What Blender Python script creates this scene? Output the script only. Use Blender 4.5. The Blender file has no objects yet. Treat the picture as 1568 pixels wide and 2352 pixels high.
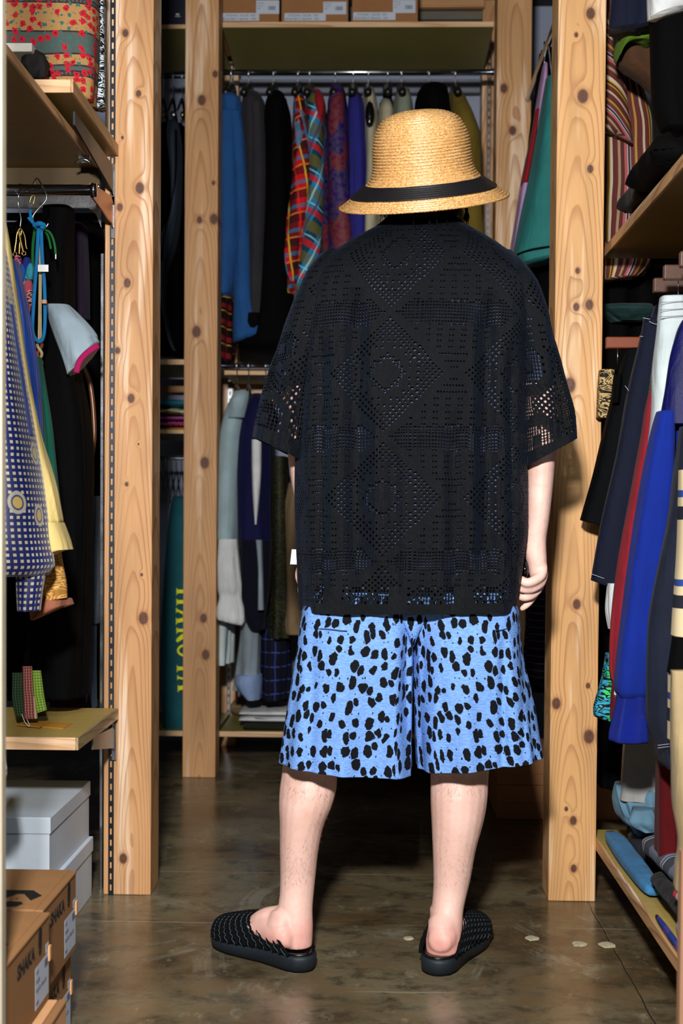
import bpy, bmesh, math, random
from mathutils import Vector, Matrix, noise
random.seed(7)
C = bpy.context.scene.collection
SC = bpy.context.scene

# ------------------------------------------------------------------ camera
FPX, CX, CY = 3000.0, 784.0, 1271.0          # focal length and principal point in pixels of the 1568x2352 frame
CAMLOC = Vector((0.0, 0.0, 0.925))
_y, _p, _r = math.atan(76/3000), math.radians(1.55), math.radians(0.415)
F0 = Vector((-math.sin(_y)*math.cos(_p), math.cos(_y)*math.cos(_p), -math.sin(_p))).normalized()
R0 = F0.cross(Vector((0, 0, 1))).normalized()
U0 = R0.cross(F0).normalized()
RR = (R0*math.cos(_r) + U0*math.sin(_r)).normalized()
UU = (U0*math.cos(_r) - R0*math.sin(_r)).normalized()
cd = bpy.data.cameras.new('camera')
cam = bpy.data.objects.new('camera', cd)
C.objects.link(cam)
cam.matrix_world = Matrix(((RR.x, UU.x, -F0.x, CAMLOC.x), (RR.y, UU.y, -F0.y, CAMLOC.y), (RR.z, UU.z, -F0.z, CAMLOC.z), (0, 0, 0, 1)))
cd.sensor_fit = 'VERTICAL'
cd.sensor_height = 36.0
cd.lens = 36.0*FPX/2352.0
cd.shift_y = (CY-1176.0)/2352.0
cd.clip_start = 0.05
cd.dof.use_dof = True
cd.dof.focus_distance = 2.85
cd.dof.aperture_fstop = 4.5
SC.camera = cam

# ------------------------------------------------------------------ world, lights, exposure
world = bpy.data.worlds.new('world'); SC.world = world; world.use_nodes = True
world.node_tree.nodes['Background'].inputs[0].default_value = (0.5, 0.55, 0.6, 1)
world.node_tree.nodes['Background'].inputs[1].default_value = 0.008
def area(name, loc, target, sx, sy, power, col):
    l = bpy.data.lights.new(name, 'AREA'); l.shape = 'RECTANGLE'; l.size = sx; l.size_y = sy
    l.energy = power; l.color = col
    o = bpy.data.objects.new(name, l); C.objects.link(o); o.location = loc
    o.rotation_euler = (Vector(target)-Vector(loc)).to_track_quat('-Z', 'Y').to_euler()
    return o
area('flash_light', (-0.13, 0.02, 1.66), (0.0, 3.0, 1.0), 0.16, 0.12, 100, (1.0, 0.97, 0.93))
area('ceiling_tube_light', (0.0, 0.9, 2.85), (0.0, 0.9, 0.0), 0.25, 1.3, 14, (0.82, 0.93, 1.0))
SC.view_settings.view_transform = 'Standard'
SC.view_settings.look = 'None'
SC.view_settings.gamma = 1.0
SC.view_settings.use_curve_mapping = False
SC.view_settings.exposure = 0.3

def W(px, py, Y):
    """world point on the vertical plane y=Y that the photograph shows at pixel (px, py)"""
    d = RR*((px-CX)/FPX) - UU*((py-CY)/FPX) + F0
    return CAMLOC + d*((Y-CAMLOC.y)/d.y)
def SCL(Y): return Y/FPX     # metres per pixel at depth Y

# ------------------------------------------------------------------ mesh containers
class Me:
    def __init__(s): s.v = []; s.f = []; s.uv = []; s.smooth = True
    def add(s, o):
        n = len(s.v); s.v += o.v; s.f += [tuple(i+n for i in f) for f in o.f]; s.uv += o.uv; return s
    def tr(s, M): s.v = [M @ Vector(p) for p in s.v]; return s
def me(vs, fs, uv=None):
    m = Me(); m.v = [Vector(v) for v in vs]; m.f = [tuple(f) for f in fs]
    m.uv = uv if uv else [[(m.v[i].x, m.v[i].z) for i in f] for f in m.f]
    return m
def from_bm(bm):
    bm.verts.index_update()
    m = me([v.co.copy() for v in bm.verts], [[v.index for v in f.verts] for f in bm.faces]); bm.free(); return m
def box(x0, x1, y0, y1, z0, z1, bev=0.0015):
    bm = bmesh.new(); bmesh.ops.create_cube(bm, size=1)
    for v in bm.verts:
        v.co = Vector(((x0+x1)/2+v.co.x*(x1-x0), (y0+y1)/2+v.co.y*(y1-y0), (z0+z1)/2+v.co.z*(z1-z0)))
    if bev: bmesh.ops.bevel(bm, geom=bm.edges[:], offset=bev, segments=2, affect='EDGES', profile=0.5)
    m = from_bm(bm); m.smooth = False; return m
def prism(poly, depth, M=None, bev=0):
    """polygon in local xy, extruded in +z by depth, then transformed"""
    bm = bmesh.new(); vs = [bm.verts.new((x, y, 0)) for x, y in poly]; f = bm.faces.new(vs)
    r = bmesh.ops.extrude_face_region(bm, geom=[f])
    bmesh.ops.translate(bm, verts=[g for g in r['geom'] if isinstance(g, bmesh.types.BMVert)], vec=(0, 0, depth))
    bmesh.ops.recalc_face_normals(bm, faces=bm.faces[:])
    if bev: bmesh.ops.bevel(bm, geom=bm.edges[:], offset=bev, segments=1, affect='EDGES')
    m = from_bm(bm); m.smooth = False
    if M: m.tr(M)
    return m
def loft(rings, closed=True, cap0=True, cap1=True):
    n = len(rings[0]); V = []; Fc = []; UV = []
    for r in rings: V += [Vector(p) for p in r]
    mid = rings[len(rings)//2]; us = [0]
    for i in range(n): us.append(us[-1] + (Vector(mid[(i+1) % n])-Vector(mid[i])).length)
    vs = [0]
    for k in range(len(rings)-1):
        a = sum((Vector(p) for p in rings[k]), Vector())/n; b = sum((Vector(p) for p in rings[k+1]), Vector())/n
        vs.append(vs[-1] + (a-b).length)
    for k in range(len(rings)-1):
        for i in range(n if closed else n-1):
            j = (i+1) % n
            Fc.append((k*n+i, (k+1)*n+i, (k+1)*n+j, k*n+j))
            UV.append([(us[i], -vs[k]), (us[i], -vs[k+1]), (us[i+1], -vs[k+1]), (us[i+1], -vs[k])])
    for do, k, rev in ((cap0, 0, False), (cap1, len(rings)-1, True)):
        if do and closed:
            c = sum((Vector(p) for p in rings[k]), Vector())/n; V.append(c); ci = len(V)-1
            for i in range(n):
                j = (i+1) % n
                t = (k*n+i, k*n+j, ci) if not rev else (k*n+j, k*n+i, ci)
                Fc.append(t); UV.append([(us[i], -vs[k])]*3)
    m = me(V, Fc, UV); return m
def cr(pts, t):
    n = len(pts)-1; x = min(max(t, 0), 0.999999)*n; i = int(x); f = x-i
    P = [pts[max(i-1, 0)], pts[i], pts[min(i+1, n)], pts[min(i+2, n)]]
    return P[1] + 0.5*f*((P[2]-P[0]) + f*((2*P[0]-5*P[1]+4*P[2]-P[3]) + f*(3*P[1]-3*P[2]+P[3]-P[0])))
def tube(path, rad, n=8, seg=None, flat=1.0, cap=True):
    path = [Vector(p) for p in path]
    if not isinstance(rad, (list, tuple)): rad = [rad]*len(path)
    if seg:
        path2 = [cr(path, k/seg) for k in range(seg+1)]; rr = [cr([float(r) for r in rad], k/seg) for k in range(seg+1)]
        path, rad = path2, rr
    rings = []; up = None
    for k, p in enumerate(path):
        d = (path[min(k+1, len(path)-1)]-path[max(k-1, 0)]).normalized()
        if up is None:
            up = Vector((0, 1, 0)) if abs(d.y) < 0.8 else Vector((0, 0, 1))
        a = (up - d*up.dot(d)).normalized(); up = a; b = d.cross(a)
        rings.append([p + (a*math.cos(t)*flat + b*math.sin(t))*rad[k] for t in [2*math.pi*i/n for i in range(n)]])
    return loft(rings, True, cap, cap)
def ellip(c, rx, ry, rz, n=20, m=12, jit=0, seed=0):
    rings = []
    for k in range(1, m):
        ph = math.pi*k/m; r = math.sin(ph)
        ring = []
        for i in range(n):
            t = 2*math.pi*i/n; q = Vector((math.cos(t)*r, math.sin(t)*r, math.cos(ph)))
            s = 1 + (jit*noise.noise(q*2.2+Vector((seed, 0, 0))) if jit else 0)
            ring.append(Vector(c)+Vector((q.x*rx, q.y*ry, q.z*rz))*s)
        rings.append(ring)
    return loft(rings)
def lathe(prof, c, n=24, axis=None):
    rings = [[Vector((r*math.cos(2*math.pi*i/n), r*math.sin(2*math.pi*i/n), h)) for i in range(n)] for r, h in prof]
    m = loft(rings)
    if axis is not None: m.tr(axis)
    return m.tr(Matrix.Translation(c))
def spow(x, p): return math.copysign(abs(x)**p, x)
_AL = {}
def rings_of(rows, Y, dep=0.05, n=48, m=36, p=0.75, fold=0.006, ff=5.0, seed=0, sharp=1.0, valleys=(), zf=1.4, shrink=0.0, foldtop=0.3):
    """horizontal rings through an outline given as (py, x_left, x_right[, depth[, py_right[, dY]]]) pixels at depth Y"""
    R = []
    for r in rows:
        r = list(r)
        while len(r) < 6: r.append(None)
        y, xl, xr, d, yr, dy = r
        R.append([float(y), float(xl), float(xr), float(d if d is not None else dep), float(yr if yr is not None else y), float(dy or 0)])
    cum = [0.0]
    for i in range(1, len(R)): cum.append(cum[-1]+max(1.0, abs(R[i][0]-R[i-1][0])))
    out = []
    for k in range(m+1):
        t = cum[-1]*k/m; i = 0
        while i < len(R)-2 and cum[i+1] < t: i += 1
        f = (t-cum[i])/(cum[i+1]-cum[i]); f = min(max(f, 0), 1)
        P0, P1, P2, P3 = R[max(i-1, 0)], R[i], R[i+1], R[min(i+2, len(R)-1)]
        q = []
        for a, b, c2, d2 in zip(P0, P1, P2, P3):
            m1 = (c2-a)/2; m2 = (d2-b)/2
            if (c2-b)*(b-a) <= 0: m1 = 0
            if (d2-c2)*(c2-b) <= 0: m2 = 0
            h = f; q.append(b*(2*h**3-3*h*h+1)+m1*(h**3-2*h*h+h)+c2*(-2*h**3+3*h*h)+m2*(h**3-h*h))
        y, xl, xr, d, yr, dy = q
        A = W(xl, y, Y+dy); B = W(xr, yr, Y+dy)
        c = (A+B)/2; H = (B-A)/2; v = k/m
        if shrink: H = H*max(0.1, 1-shrink/max(H.length, 1e-4)); d = max(0.01, d-shrink)
        amp = fold*(foldtop+(1-foldtop)*v)
        ring = []
        hl = H.length; key = (n, p, round(hl/max(d, 1e-4), 1))
        if key not in _AL:      # even spacing along the outline
            Q = [(spow(math.cos(math.pi/2+2*math.pi*q/360), p)*hl, spow(math.sin(math.pi/2+2*math.pi*q/360), p)*d) for q in range(361)]
            ac = [0.0]
            for q in range(360): ac.append(ac[-1]+math.hypot(Q[q+1][0]-Q[q][0], Q[q+1][1]-Q[q][1]))
            T = []; q = 0
            for j in range(n):
                tgt = ac[-1]*j/n
                while ac[q+1] < tgt: q += 1
                T.append(math.pi/2+2*math.pi*(q+(tgt-ac[q])/max(1e-9, ac[q+1]-ac[q]))/360)
            _AL[key] = T
        for j in range(n):
            t2 = _AL[key][j]
            cx, sy = spow(math.cos(t2), p), spow(math.sin(t2), p)
            nz = noise.noise(Vector((cx*H.length*ff*8+seed*3.1, sy*d*ff*8, c.z*zf+seed)))
            nz += 0.5*noise.noise(Vector((cx*H.length*ff*18+seed*5.1, sy*d*ff*18, c.z*zf*2+seed*2)))
            if sharp != 1.0: nz = spow(nz, sharp)
            vy = 0
            if sy < 0:
                for (vx, vw, va, y0, y1) in valleys:
                    px = xl + (xr-xl)*(cx+1)/2
                    g = math.exp(-((px-vx)/vw)**2)
                    e = min(1, max(0, (y-y0)/80))*min(1, max(0, (y1-y)/80))
                    vy += va*g*e
            ring.append(c + H*cx*(1+nz*amp/max(H.length, .02)*abs(cx)) + Vector((0, 1, 0))*(d*sy + nz*amp*(1 if sy > 0 else -1) + vy))
        out.append(ring)
    return out
def garment(rows, Y, **k):
    cap0 = k.pop('cap0', True); cap1 = k.pop('cap1', True)
    return loft(rings_of(rows, Y, **k), True, cap0, cap1)

# ------------------------------------------------------------------ things, parts, sub-parts
THINGS = []
class Part:
    def __init__(s, name, m, mat, label=None, kind=None, mods=None):
        s.name, s.m, s.mat, s.label, s.kind, s.mods, s.sub = name, m, mat, label, kind, mods or [], []
    def part(s, name, m, mat, **k): p = Part(name, m, mat, **k); s.sub.append(p); return p
class Thing:
    def __init__(s, name, label, cat, group=None, kind=None):
        s.name, s.label, s.cat, s.group, s.kind, s.parts = name, label, cat, group, kind, []
        THINGS.append(s)
    def part(s, name, m, mat, **k): p = Part(name, m, mat, **k); s.parts.append(p); return p
def single(name, label, cat, m, mat, group=None, mods=None):
    t = Thing(name, label, cat, group); t.one = True; t.part(name, m, mat, mods=mods); return t
def struct(name, m, mat):
    t = Thing(name, None, None, None, 'structure'); t.one = True; t.part(name, m, mat); return t
def mk(name, m, mat, base, mods):
    d = bpy.data.meshes.new(name); d.from_pydata([tuple(Vector(v)-base) for v in m.v], [], m.f)
    if m.uv and len(m.uv) == len(m.f):
        ul = d.uv_layers.new(name='UVMap'); flat = []
        for u in m.uv:
            for a in u: flat += [a[0], a[1]]
        if len(flat) == 2*len(d.loops): ul.data.foreach_set('uv', flat)
    d.polygons.foreach_set('use_smooth', [m.smooth]*len(d.polygons))
    d.validate(); d.update()
    if mat: d.materials.append(mat)
    o = bpy.data.objects.new(name, d); C.objects.link(o)
    for typ, kw in mods:
        md = o.modifiers.new(typ.lower(), typ)
        for a, b in kw.items(): setattr(md, a, b)
    return o
def allverts(t):
    for p in t.parts:
        yield from p.m.v
        for s in p.sub: yield from s.m.v
def finish():
    for t in THINGS:
        vs = list(allverts(t))
        xs = [v[0] for v in vs]; ys = [v[1] for v in vs]; zs = [v[2] for v in vs]
        base = Vector(((min(xs)+max(xs))/2, (min(ys)+max(ys))/2, min(zs)))
        if getattr(t, 'one', False):
            p = t.parts[0]; o = mk(t.name, p.m, p.mat, base, p.mods); root = o; tops = []
            for s in p.sub: tops.append((s, o))
        else:
            root = bpy.data.objects.new(t.name, None); C.objects.link(root); root.empty_display_size = 0.05
            tops = [(p, root) for p in t.parts]
        root.location = base
        if t.label: root['label'] = t.label
        if t.cat: root['category'] = t.cat
        if t.group: root['group'] = t.group
        if t.kind: root['kind'] = t.kind
        while tops:
            p, par = tops.pop(0)
            o = mk(p.name, p.m, p.mat, base, p.mods); o.parent = par
            if p.label: o['label'] = p.label
            if p.kind: o['kind'] = p.kind
            for s in p.sub: tops.append((s, o))
SOLID = lambda t: ('SOLIDIFY', dict(thickness=t, offset=0.0))

def text_mesh(s, size, M, ext=0.0003, bold=0.0, sx=1.0):
    c = bpy.data.curves.new('t', 'FONT'); c.body = s; c.size = size; c.extrude = ext; c.offset = bold
    c.align_x = 'LEFT'; c.resolution_u = 2
    o = bpy.data.objects.new('t', c); C.objects.link(o)
    bpy.context.view_layer.update()
    dg = bpy.context.evaluated_depsgraph_get()
    d = bpy.data.meshes.new_from_object(o.evaluated_get(dg))
    m = me([Vector((v.co.x*sx, v.co.y, v.co.z)) for v in d.vertices], [tuple(p.vertices) for p in d.polygons]); m.smooth = False
    bpy.data.objects.remove(o); bpy.data.meshes.remove(d); bpy.data.curves.remove(c)
    return m.tr(M)
def frame(o, x, y):
    """matrix with local x along x, local y along y, origin o"""
    x = Vector(x).normalized(); y = Vector(y); y = (y-x*y.dot(x)).normalized(); z = x.cross(y)
    return Matrix(((x.x, y.x, z.x, o[0]), (x.y, y.y, z.y, o[1]), (x.z, y.z, z.z, o[2]), (0, 0, 0, 1)))

# ------------------------------------------------------------------ materials
def lin(c):
    if max(c) > 1: c = [x/255 for x in c]
    return tuple((x/12.92 if x <= .04045 else ((x+.055)/1.055)**2.4) for x in c[:3])+(1,)
class N:
    """a float socket with arithmetic that writes Math nodes"""
    def __init__(s, nt, so): s.nt, s.so = nt, so
    def op(s, o, *a):
        n = s.nt.nodes.new('ShaderNodeMath'); n.operation = o
        for i, x in enumerate((s,)+a):
            if isinstance(x, N): s.nt.links.new(x.so, n.inputs[i])
            else: n.inputs[i].default_value = x
        return N(s.nt, n.outputs[0])
    def __add__(s, o): return s.op('ADD', o)
    def __sub__(s, o): return s.op('SUBTRACT', o)
    def __mul__(s, o): return s.op('MULTIPLY', o)
    def __truediv__(s, o): return s.op('DIVIDE', o)
    def fract(s): return s.op('FRACT')
    def abs(s): return s.op('ABSOLUTE')
    def sin(s): return s.op('SINE')
    def lt(s, o): return s.op('LESS_THAN', o)
    def gt(s, o): return s.op('GREATER_THAN', o)
    def mn(s, o): return s.op('MINIMUM', o)
    def mx(s, o): return s.op('MAXIMUM', o)
    def pw(s, o): return s.op('POWER', o)
    def sqrt(s): return s.op('SQRT')
    def ss(s, a, b):
        n = s.nt.nodes.new('ShaderNodeMapRange'); n.interpolation_type = 'SMOOTHSTEP'
        s.nt.links.new(s.so, n.inputs[0]); n.inputs[1].default_value = a; n.inputs[2].default_value = b
        return N(s.nt, n.outputs[0])
class Mat:
    def __init__(s, name, rough=0.85, spec=0.3, metal=0.0):
        s.m = bpy.data.materials.new(name); s.m.use_nodes = True; s.nt = s.m.node_tree
        s.b = s.nt.nodes['Principled BSDF']
        s.b.inputs['Roughness'].default_value = rough; s.b.inputs['Specular IOR Level'].default_value = spec
        s.b.inputs['Metallic'].default_value = metal; s.bh = None
    def coord(s, kind='Object'):
        n = s.nt.nodes.new('ShaderNodeTexCoord'); x = s.nt.nodes.new('ShaderNodeSeparateXYZ')
        s.nt.links.new(n.outputs[kind], x.inputs[0])
        return N(s.nt, x.outputs[0]), N(s.nt, x.outputs[1]), N(s.nt, x.outputs[2])
    def vec(s, x, y, z=0.0):
        n = s.nt.nodes.new('ShaderNodeCombineXYZ')
        for i, a in enumerate((x, y, z)):
            if isinstance(a, N): s.nt.links.new(a.so, n.inputs[i])
            else: n.inputs[i].default_value = a
        return n.outputs[0]
    def noise(s, v, scale=1.0, det=3, rough=0.55, dist=0.0):
        n = s.nt.nodes.new('ShaderNodeTexNoise'); s.nt.links.new(v, n.inputs['Vector'])
        n.inputs['Scale'].default_value = scale; n.inputs['Detail'].default_value = det
        n.inputs['Roughness'].default_value = rough; n.inputs['Distortion'].default_value = dist
        return N(s.nt, n.outputs[0])
    def voro(s, v, scale=1.0, rnd=1.0, feat='F1', dim='2D'):
        n = s.nt.nodes.new('ShaderNodeTexVoronoi'); n.voronoi_dimensions = dim; n.feature = feat
        s.nt.links.new(v, n.inputs['Vector']); n.inputs['Scale'].default_value = scale; n.inputs['Randomness'].default_value = rnd
        r = N(s.nt, n.outputs['Distance']); 
        if feat != 'DISTANCE_TO_EDGE':
            x = s.nt.nodes.new('ShaderNodeSeparateColor'); s.nt.links.new(n.outputs['Color'], x.inputs[0])
            r.col = [N(s.nt, x.outputs[i]) for i in range(3)]
        return r
    def mix(s, fac, a, b):
        n = s.nt.nodes.new('ShaderNodeMix'); n.data_type = 'RGBA'
        if isinstance(fac, N): s.nt.links.new(fac.so, n.inputs[0])
        else: n.inputs[0].default_value = fac
        for x, i in ((a, 6), (b, 7)):
            if isinstance(x, tuple): n.inputs[i].default_value = lin(x)
            else: s.nt.links.new(x, n.inputs[i])
        return n.outputs[2]
    def color(s, c):
        if isinstance(c, tuple): s.b.inputs['Base Color'].default_value = lin(c)
        else: s.nt.links.new(c, s.b.inputs['Base Color'])
        return s
    def rough(s, r):
        s.nt.links.new(r.so, s.b.inputs['Roughness']); return s
    def bump(s, h, dist=0.001, strength=1.0):
        n = s.nt.nodes.new('ShaderNodeBump'); n.inputs['Distance'].default_value = dist; n.inputs['Strength'].default_value = strength
        s.nt.links.new(h.so, n.inputs['Height']); s.nt.links.new(n.outputs[0], s.b.inputs['Normal']); return s
    def sheen(s, w, r=0.4, tint=None):
        s.b.inputs['Sheen Weight'].default_value = w; s.b.inputs['Sheen Roughness'].default_value = r
        if tint: s.b.inputs['Sheen Tint'].default_value = lin(tint)
        return s
_MC = {}
def fabric(rgb, rough=0.9, weave=900, wr=0.3, var=0.15, spec=0.2, rib=0, bumpd=0.0004, name=None, dim=.9, wrk=1.0):
    key = ('fab', rgb, rough, weave, var, spec, rib)
    if key in _MC: return _MC[key]
    m = Mat(name or 'fabric', rough, spec); u, v, _ = m.coord('UV'); x, y, z = m.coord('Object')
    big = m.noise(m.vec(x, y, z), 9, 3)
    bk = max(rgb) < 22
    if bk: rgb = tuple(c*.4 for c in rgb); m.b.inputs['Specular IOR Level'].default_value = 0.08
    else: rgb = tuple(c*dim for c in rgb)
    fine = m.noise(m.vec(u, v), weave, 2)
    dk = tuple(c*(1-var*1.5) for c in rgb); lt = tuple(min(255, c*(1+var)) for c in rgb)
    c = m.mix(big, dk, lt); c = m.mix(fine.ss(.35, .65)*0.25, c, tuple(c2*.6 for c2 in rgb)); m.color(c)
    h = fine
    if rib: h = (u*rib).sin()*1.5 + fine
    wr_ = m.noise(m.vec(x*16, y*16, z*4.5), 1.0, 3, .5, .6)
    m.bump(h*0.05 + wr_*wrk, 0.012, 0.9)
    if not bk: m.sheen(0.03)
    _MC[key] = m.m; return m.m
def plain(rgb, rough=0.6, spec=0.4, metal=0.0, var=0.08, name='plain', scale=20, bumpd=0.0003):
    key = ('pl', rgb, rough, spec, metal, var, scale)
    if key in _MC: return _MC[key]
    m = Mat(name, rough, spec, metal); x, y, z = m.coord()
    nz = m.noise(m.vec(x, y, z), scale, 4)
    m.color(m.mix(nz, tuple(c*(1-var) for c in rgb), tuple(min(255, c*(1+var)) for c in rgb)))
    m.bump(m.noise(m.vec(x, y, z), scale*12, 3), bumpd, 0.5)
    m.rough(nz*0.15 + (rough-0.07))
    _MC[key] = m.m; return m.m
def wood(name, knots=(), seed=0.0, base=(212, 160, 110), line=(158, 98, 60), pale=(240, 210, 180), axis='z', rs=0.0075, x0=0.0, pith=0.02, rough=0.55):
    m = Mat(name, rough, 0.35); X, Y, Z = m.coord()
    if axis == 'x': X, Z = Z, X
    if axis == 'y': Y, Z, X = X, Y, Z
    n1 = m.noise(m.vec(X*2+seed, Y*2, Z*0.45), 2.0, 3)
    n2 = m.noise(m.vec(X*30+seed, Y*30, Z*2.5), 1.0, 3)
    xx = X - x0 + (n1-0.5)*0.022
    d = (m.noise(m.vec(seed+3.3, 0.0, Z*.9), 1.0, 2)-0.5)*0.05 + Z*.035 + (pith+.015)
    dark = None; kn = None
    for (kx, kz, kr) in knots:
        e = ((X-kx)*(X-kx) + (Z-kz)*(Z-kz)*0.55)
        dist = e.sqrt()
        g = (e*(-1.0/(kr*kr*5))).op('EXPONENT')
        d = d + g*(0.0065)
        k = dist.ss(kr*1.25, kr*0.75)
        kn = k if kn is None else kn.mx(k)
        h = dist.ss(kr*1.9, kr*1.0)
        dark = h if dark is None else dark.mx(h)
    R = (xx*xx*1.2 + d*d + Y*Y*0.15).sqrt() + (n2-0.5)*0.002
    fr = (R/(rs*.58)).fract()
    ln = fr.ss(0.55, 0.93)*fr.ss(1.0, 0.95)
    c = m.mix(m.noise(m.vec(X*8, Y*8+seed, Z*1.2), 1.5, 3).ss(.35, .75), base, tuple(b*.86 for b in base))
    mid = m.noise(m.vec(X*22+seed*2, Y*4, Z*1.3), 1.0, 3).ss(.54, .68)
    c = m.mix(mid*0.9, c, pale)
    c = m.mix(ln*(m.noise(m.vec(X*14, Y, Z*1.5), 1.0, 2).ss(.3, .65)*.45+.2), c, line)
    fib = m.noise(m.vec(X*400, Y*400, Z*9), 1.0, 3)
    c = m.mix(fib.ss(.5, .8)*0.28, c, tuple(b*.7 for b in base))
    if kn is not None:
        c = m.mix(dark*0.4, c, (160, 104, 66))
        ring = m.noise(m.vec(X*160, Y*160, Z*160), 1.0, 3)
        c = m.mix(kn, c, m.mix(ring, (58, 34, 24), (120, 78, 58)))
    m.color(c); m.bump(fib*0.6 + ln*0.7, 0.0006, 0.6)
    m.rough(n1*0.25+(rough-.12))
    return m.m
# ------------------------------------------------------------------ structure
mf = Mat('polished_concrete', 0.25, 0.5); x, y, z = mf.coord()
a = mf.noise(mf.vec(x, y*1.3), 1.6, 6, 0.62, 0.4); b = mf.noise(mf.vec(x*1.5+7, y*1.9), 7.5, 8, 0.68, 0.3); c0 = mf.noise(mf.vec(x+3, y*0.5), 14, 5, 0.7)
sp = mf.noise(mf.vec(x*3, y*3+9), 30, 4, 0.7)
c = mf.mix(a.ss(.36, .66), (78, 66, 47), (124, 116, 92))
c = mf.mix(b.ss(.45, .7)*0.7, c, (112, 86, 56))
c = mf.mix(b.ss(.54, .33)*0.75, c, (56, 44, 30))
c = mf.mix(c0.ss(.58, .75)*0.5, c, (164, 158, 136))
c = mf.mix(sp.ss(.6, .72)*0.35, c, (150, 142, 116))
c = mf.mix(mf.noise(mf.vec(x*2.2-2, y*1.4+4), 2.2, 7, 0.7, 0.8).ss(.56, .66)*0.45, c, (150, 146, 130))
# expansion joint: a thin line along the aisle, and pale trowel lines across
P1 = W(1310, 2080, 3.155); 
jx = 0.473
joint = (x + (mf.noise(mf.vec(x*2, y*2), 6, 2)-0.5)*0.01 - jx + 0.0).abs().ss(0.0022, 0.0008)
c = mf.mix(joint*0.85, c, (14, 12, 9))
tr = ((y*1.0 + (mf.noise(mf.vec(x, y), 3, 3)-0.5)*0.03 - 0.02)/0.42).fract()
c = mf.mix(((tr-0.5).abs().ss(0.012, 0.002))*mf.noise(mf.vec(x, y), 2.5, 3).ss(.45, .6)*0.55, c, (168, 158, 138))
mf.color(c); mf.rough(b*0.2 + a*0.12 + 0.07); mf.bump(b*1.2+c0*0.6-joint*2.0, 0.0012, 0.5)
XW0, XW1, YB, YF, ZT = -1.75, 1.85, 5.36, -1.6, 3.0
struct('floor', box(XW0-.1, XW1+.1, YF-.1, YB+.1, -0.12, 0.0, 0), mf.m)
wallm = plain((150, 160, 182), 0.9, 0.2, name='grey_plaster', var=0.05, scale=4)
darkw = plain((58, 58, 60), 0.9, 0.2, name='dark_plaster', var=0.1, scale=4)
struct('wall_back', box(XW0-.1, XW1+.1, YB, YB+.1, 0, ZT, 0), wallm)
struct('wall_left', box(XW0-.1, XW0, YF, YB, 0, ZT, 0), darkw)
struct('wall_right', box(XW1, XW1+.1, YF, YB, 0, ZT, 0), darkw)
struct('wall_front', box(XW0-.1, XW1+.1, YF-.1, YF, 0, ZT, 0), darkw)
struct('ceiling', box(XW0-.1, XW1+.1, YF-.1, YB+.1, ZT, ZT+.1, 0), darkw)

# chips in the concrete
chipm = plain((176, 168, 140), 0.8, 0.2, var=0.35, scale=90, name='bare_concrete', bumpd=0.002)
for i, (px, py, w, h) in enumerate([(1222, 2160, 17, 7), (1331, 2172, 18, 7), (1393, 2173, 20, 6), (938, 2165, 12, 7)]):
    Yc = 0.925*3000/(py-1194); p = W(px, py, Yc); pts = []
    for k in range(16):
        t = 2*math.pi*k/16; r = 1+0.5*noise.noise(Vector((math.cos(t)*2, math.sin(t)*2, i*5)))
        pts.append((p.x+math.cos(t)*w*SCL(Yc)*r, Yc+math.sin(t)*w*1.1*SCL(Yc)*r))
    rings = [[Vector((q[0]*s+p.x*(1-s), q[1]*s+Yc*(1-s), 0.0004+hh)) for q in pts] for s, hh in ((1, -.0004), (.9, .0008), (.5, .0012))]
    m = loft(rings, True, False, True)
    single('floor_chip', ['pale bare chip in the floor, leftmost of three in a row near the right post',
           'pale bare chip in the floor, between two others in front of the right post',
           'pale bare chip in the floor, furthest right of the row by the post',
           'pale bare chip in the floor right beside the right slipper'][i], 'floor chip', m, chipm, group='chips in the concrete floor')

# ------------------------------------------------------------------ timber posts
chrome = plain((190, 196, 205), 0.22, 0.6, 1.0, var=0.05, name='chrome')
steel = plain((120, 124, 130), 0.38, 0.5, 1.0, var=0.1, name='dull_steel')
darksteel = plain((60, 64, 70), 0.4, 0.5, 1.0, var=0.1, name='dark_steel')
black_plastic = plain((14, 14, 16), 0.4, 0.5, name='black_plastic')
ZP = 2.98
def post(label, pxl, pxr, ypx, Y, seed, knots, dep=0.115, **kw):
    A = W(pxl, ypx, Y); B = W(pxr, ypx, Y); xc = (A.x+B.x)/2; hw = (B.x-A.x)/2
    t = Thing('timber_post', label, 'post')
    ks = []
    for (kx, ky, kr) in knots:
        q = W(kx, ky, Y); ks.append((q.x-xc, q.z, kr*SCL(Y)))
    m = wood('cedar_wood', ks, seed, **kw)
    t.part('timber', box(xc-hw, xc+hw, Y, Y+dep, 0, ZP, 0.003), m)
    # object coordinates: centre of the base
    return t, xc, hw
def rail(parent, xc, Y, z0, z1, w=0.0115, pitch=0.0275, mat=None, sub=True):
    """slotted standard: a folded steel strip with real slots"""
    V = []; F = []; z = z0; hw = w/2; s = w*0.2
    def q(xa, xb, za, zb):
        n = len(V); V.extend([(xc+xa, Y-.004, za), (xc+xb, Y-.004, za), (xc+xb, Y-.004, zb), (xc+xa, Y-.004, zb)]); F.append((n, n+1, n+2, n+3))
    while z < z1-pitch:
        q(-hw, -s, z, z+pitch); q(s, hw, z, z+pitch); q(-s, s, z, z+pitch*0.42); z += pitch
    n = len(V)
    V.extend([(xc-hw, Y-.004, z0), (xc-hw, Y, z0), (xc-hw, Y, z), (xc-hw, Y-.004, z)]); F.append((n, n+1, n+2, n+3)); n += 4
    V.extend([(xc+hw, Y-.004, z0), (xc+hw, Y, z0), (xc+hw, Y, z), (xc+hw, Y-.004, z)]); F.append((n, n+1, n+2, n+3))
    m = me(V, F); m.smooth = False
    return parent.part('slotted_rail', m, mat or darksteel, label='dark slotted metal shelf rail', mods=[('SOLIDIFY', dict(thickness=0.0012, offset=0))])
YP = 3.155
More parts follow.
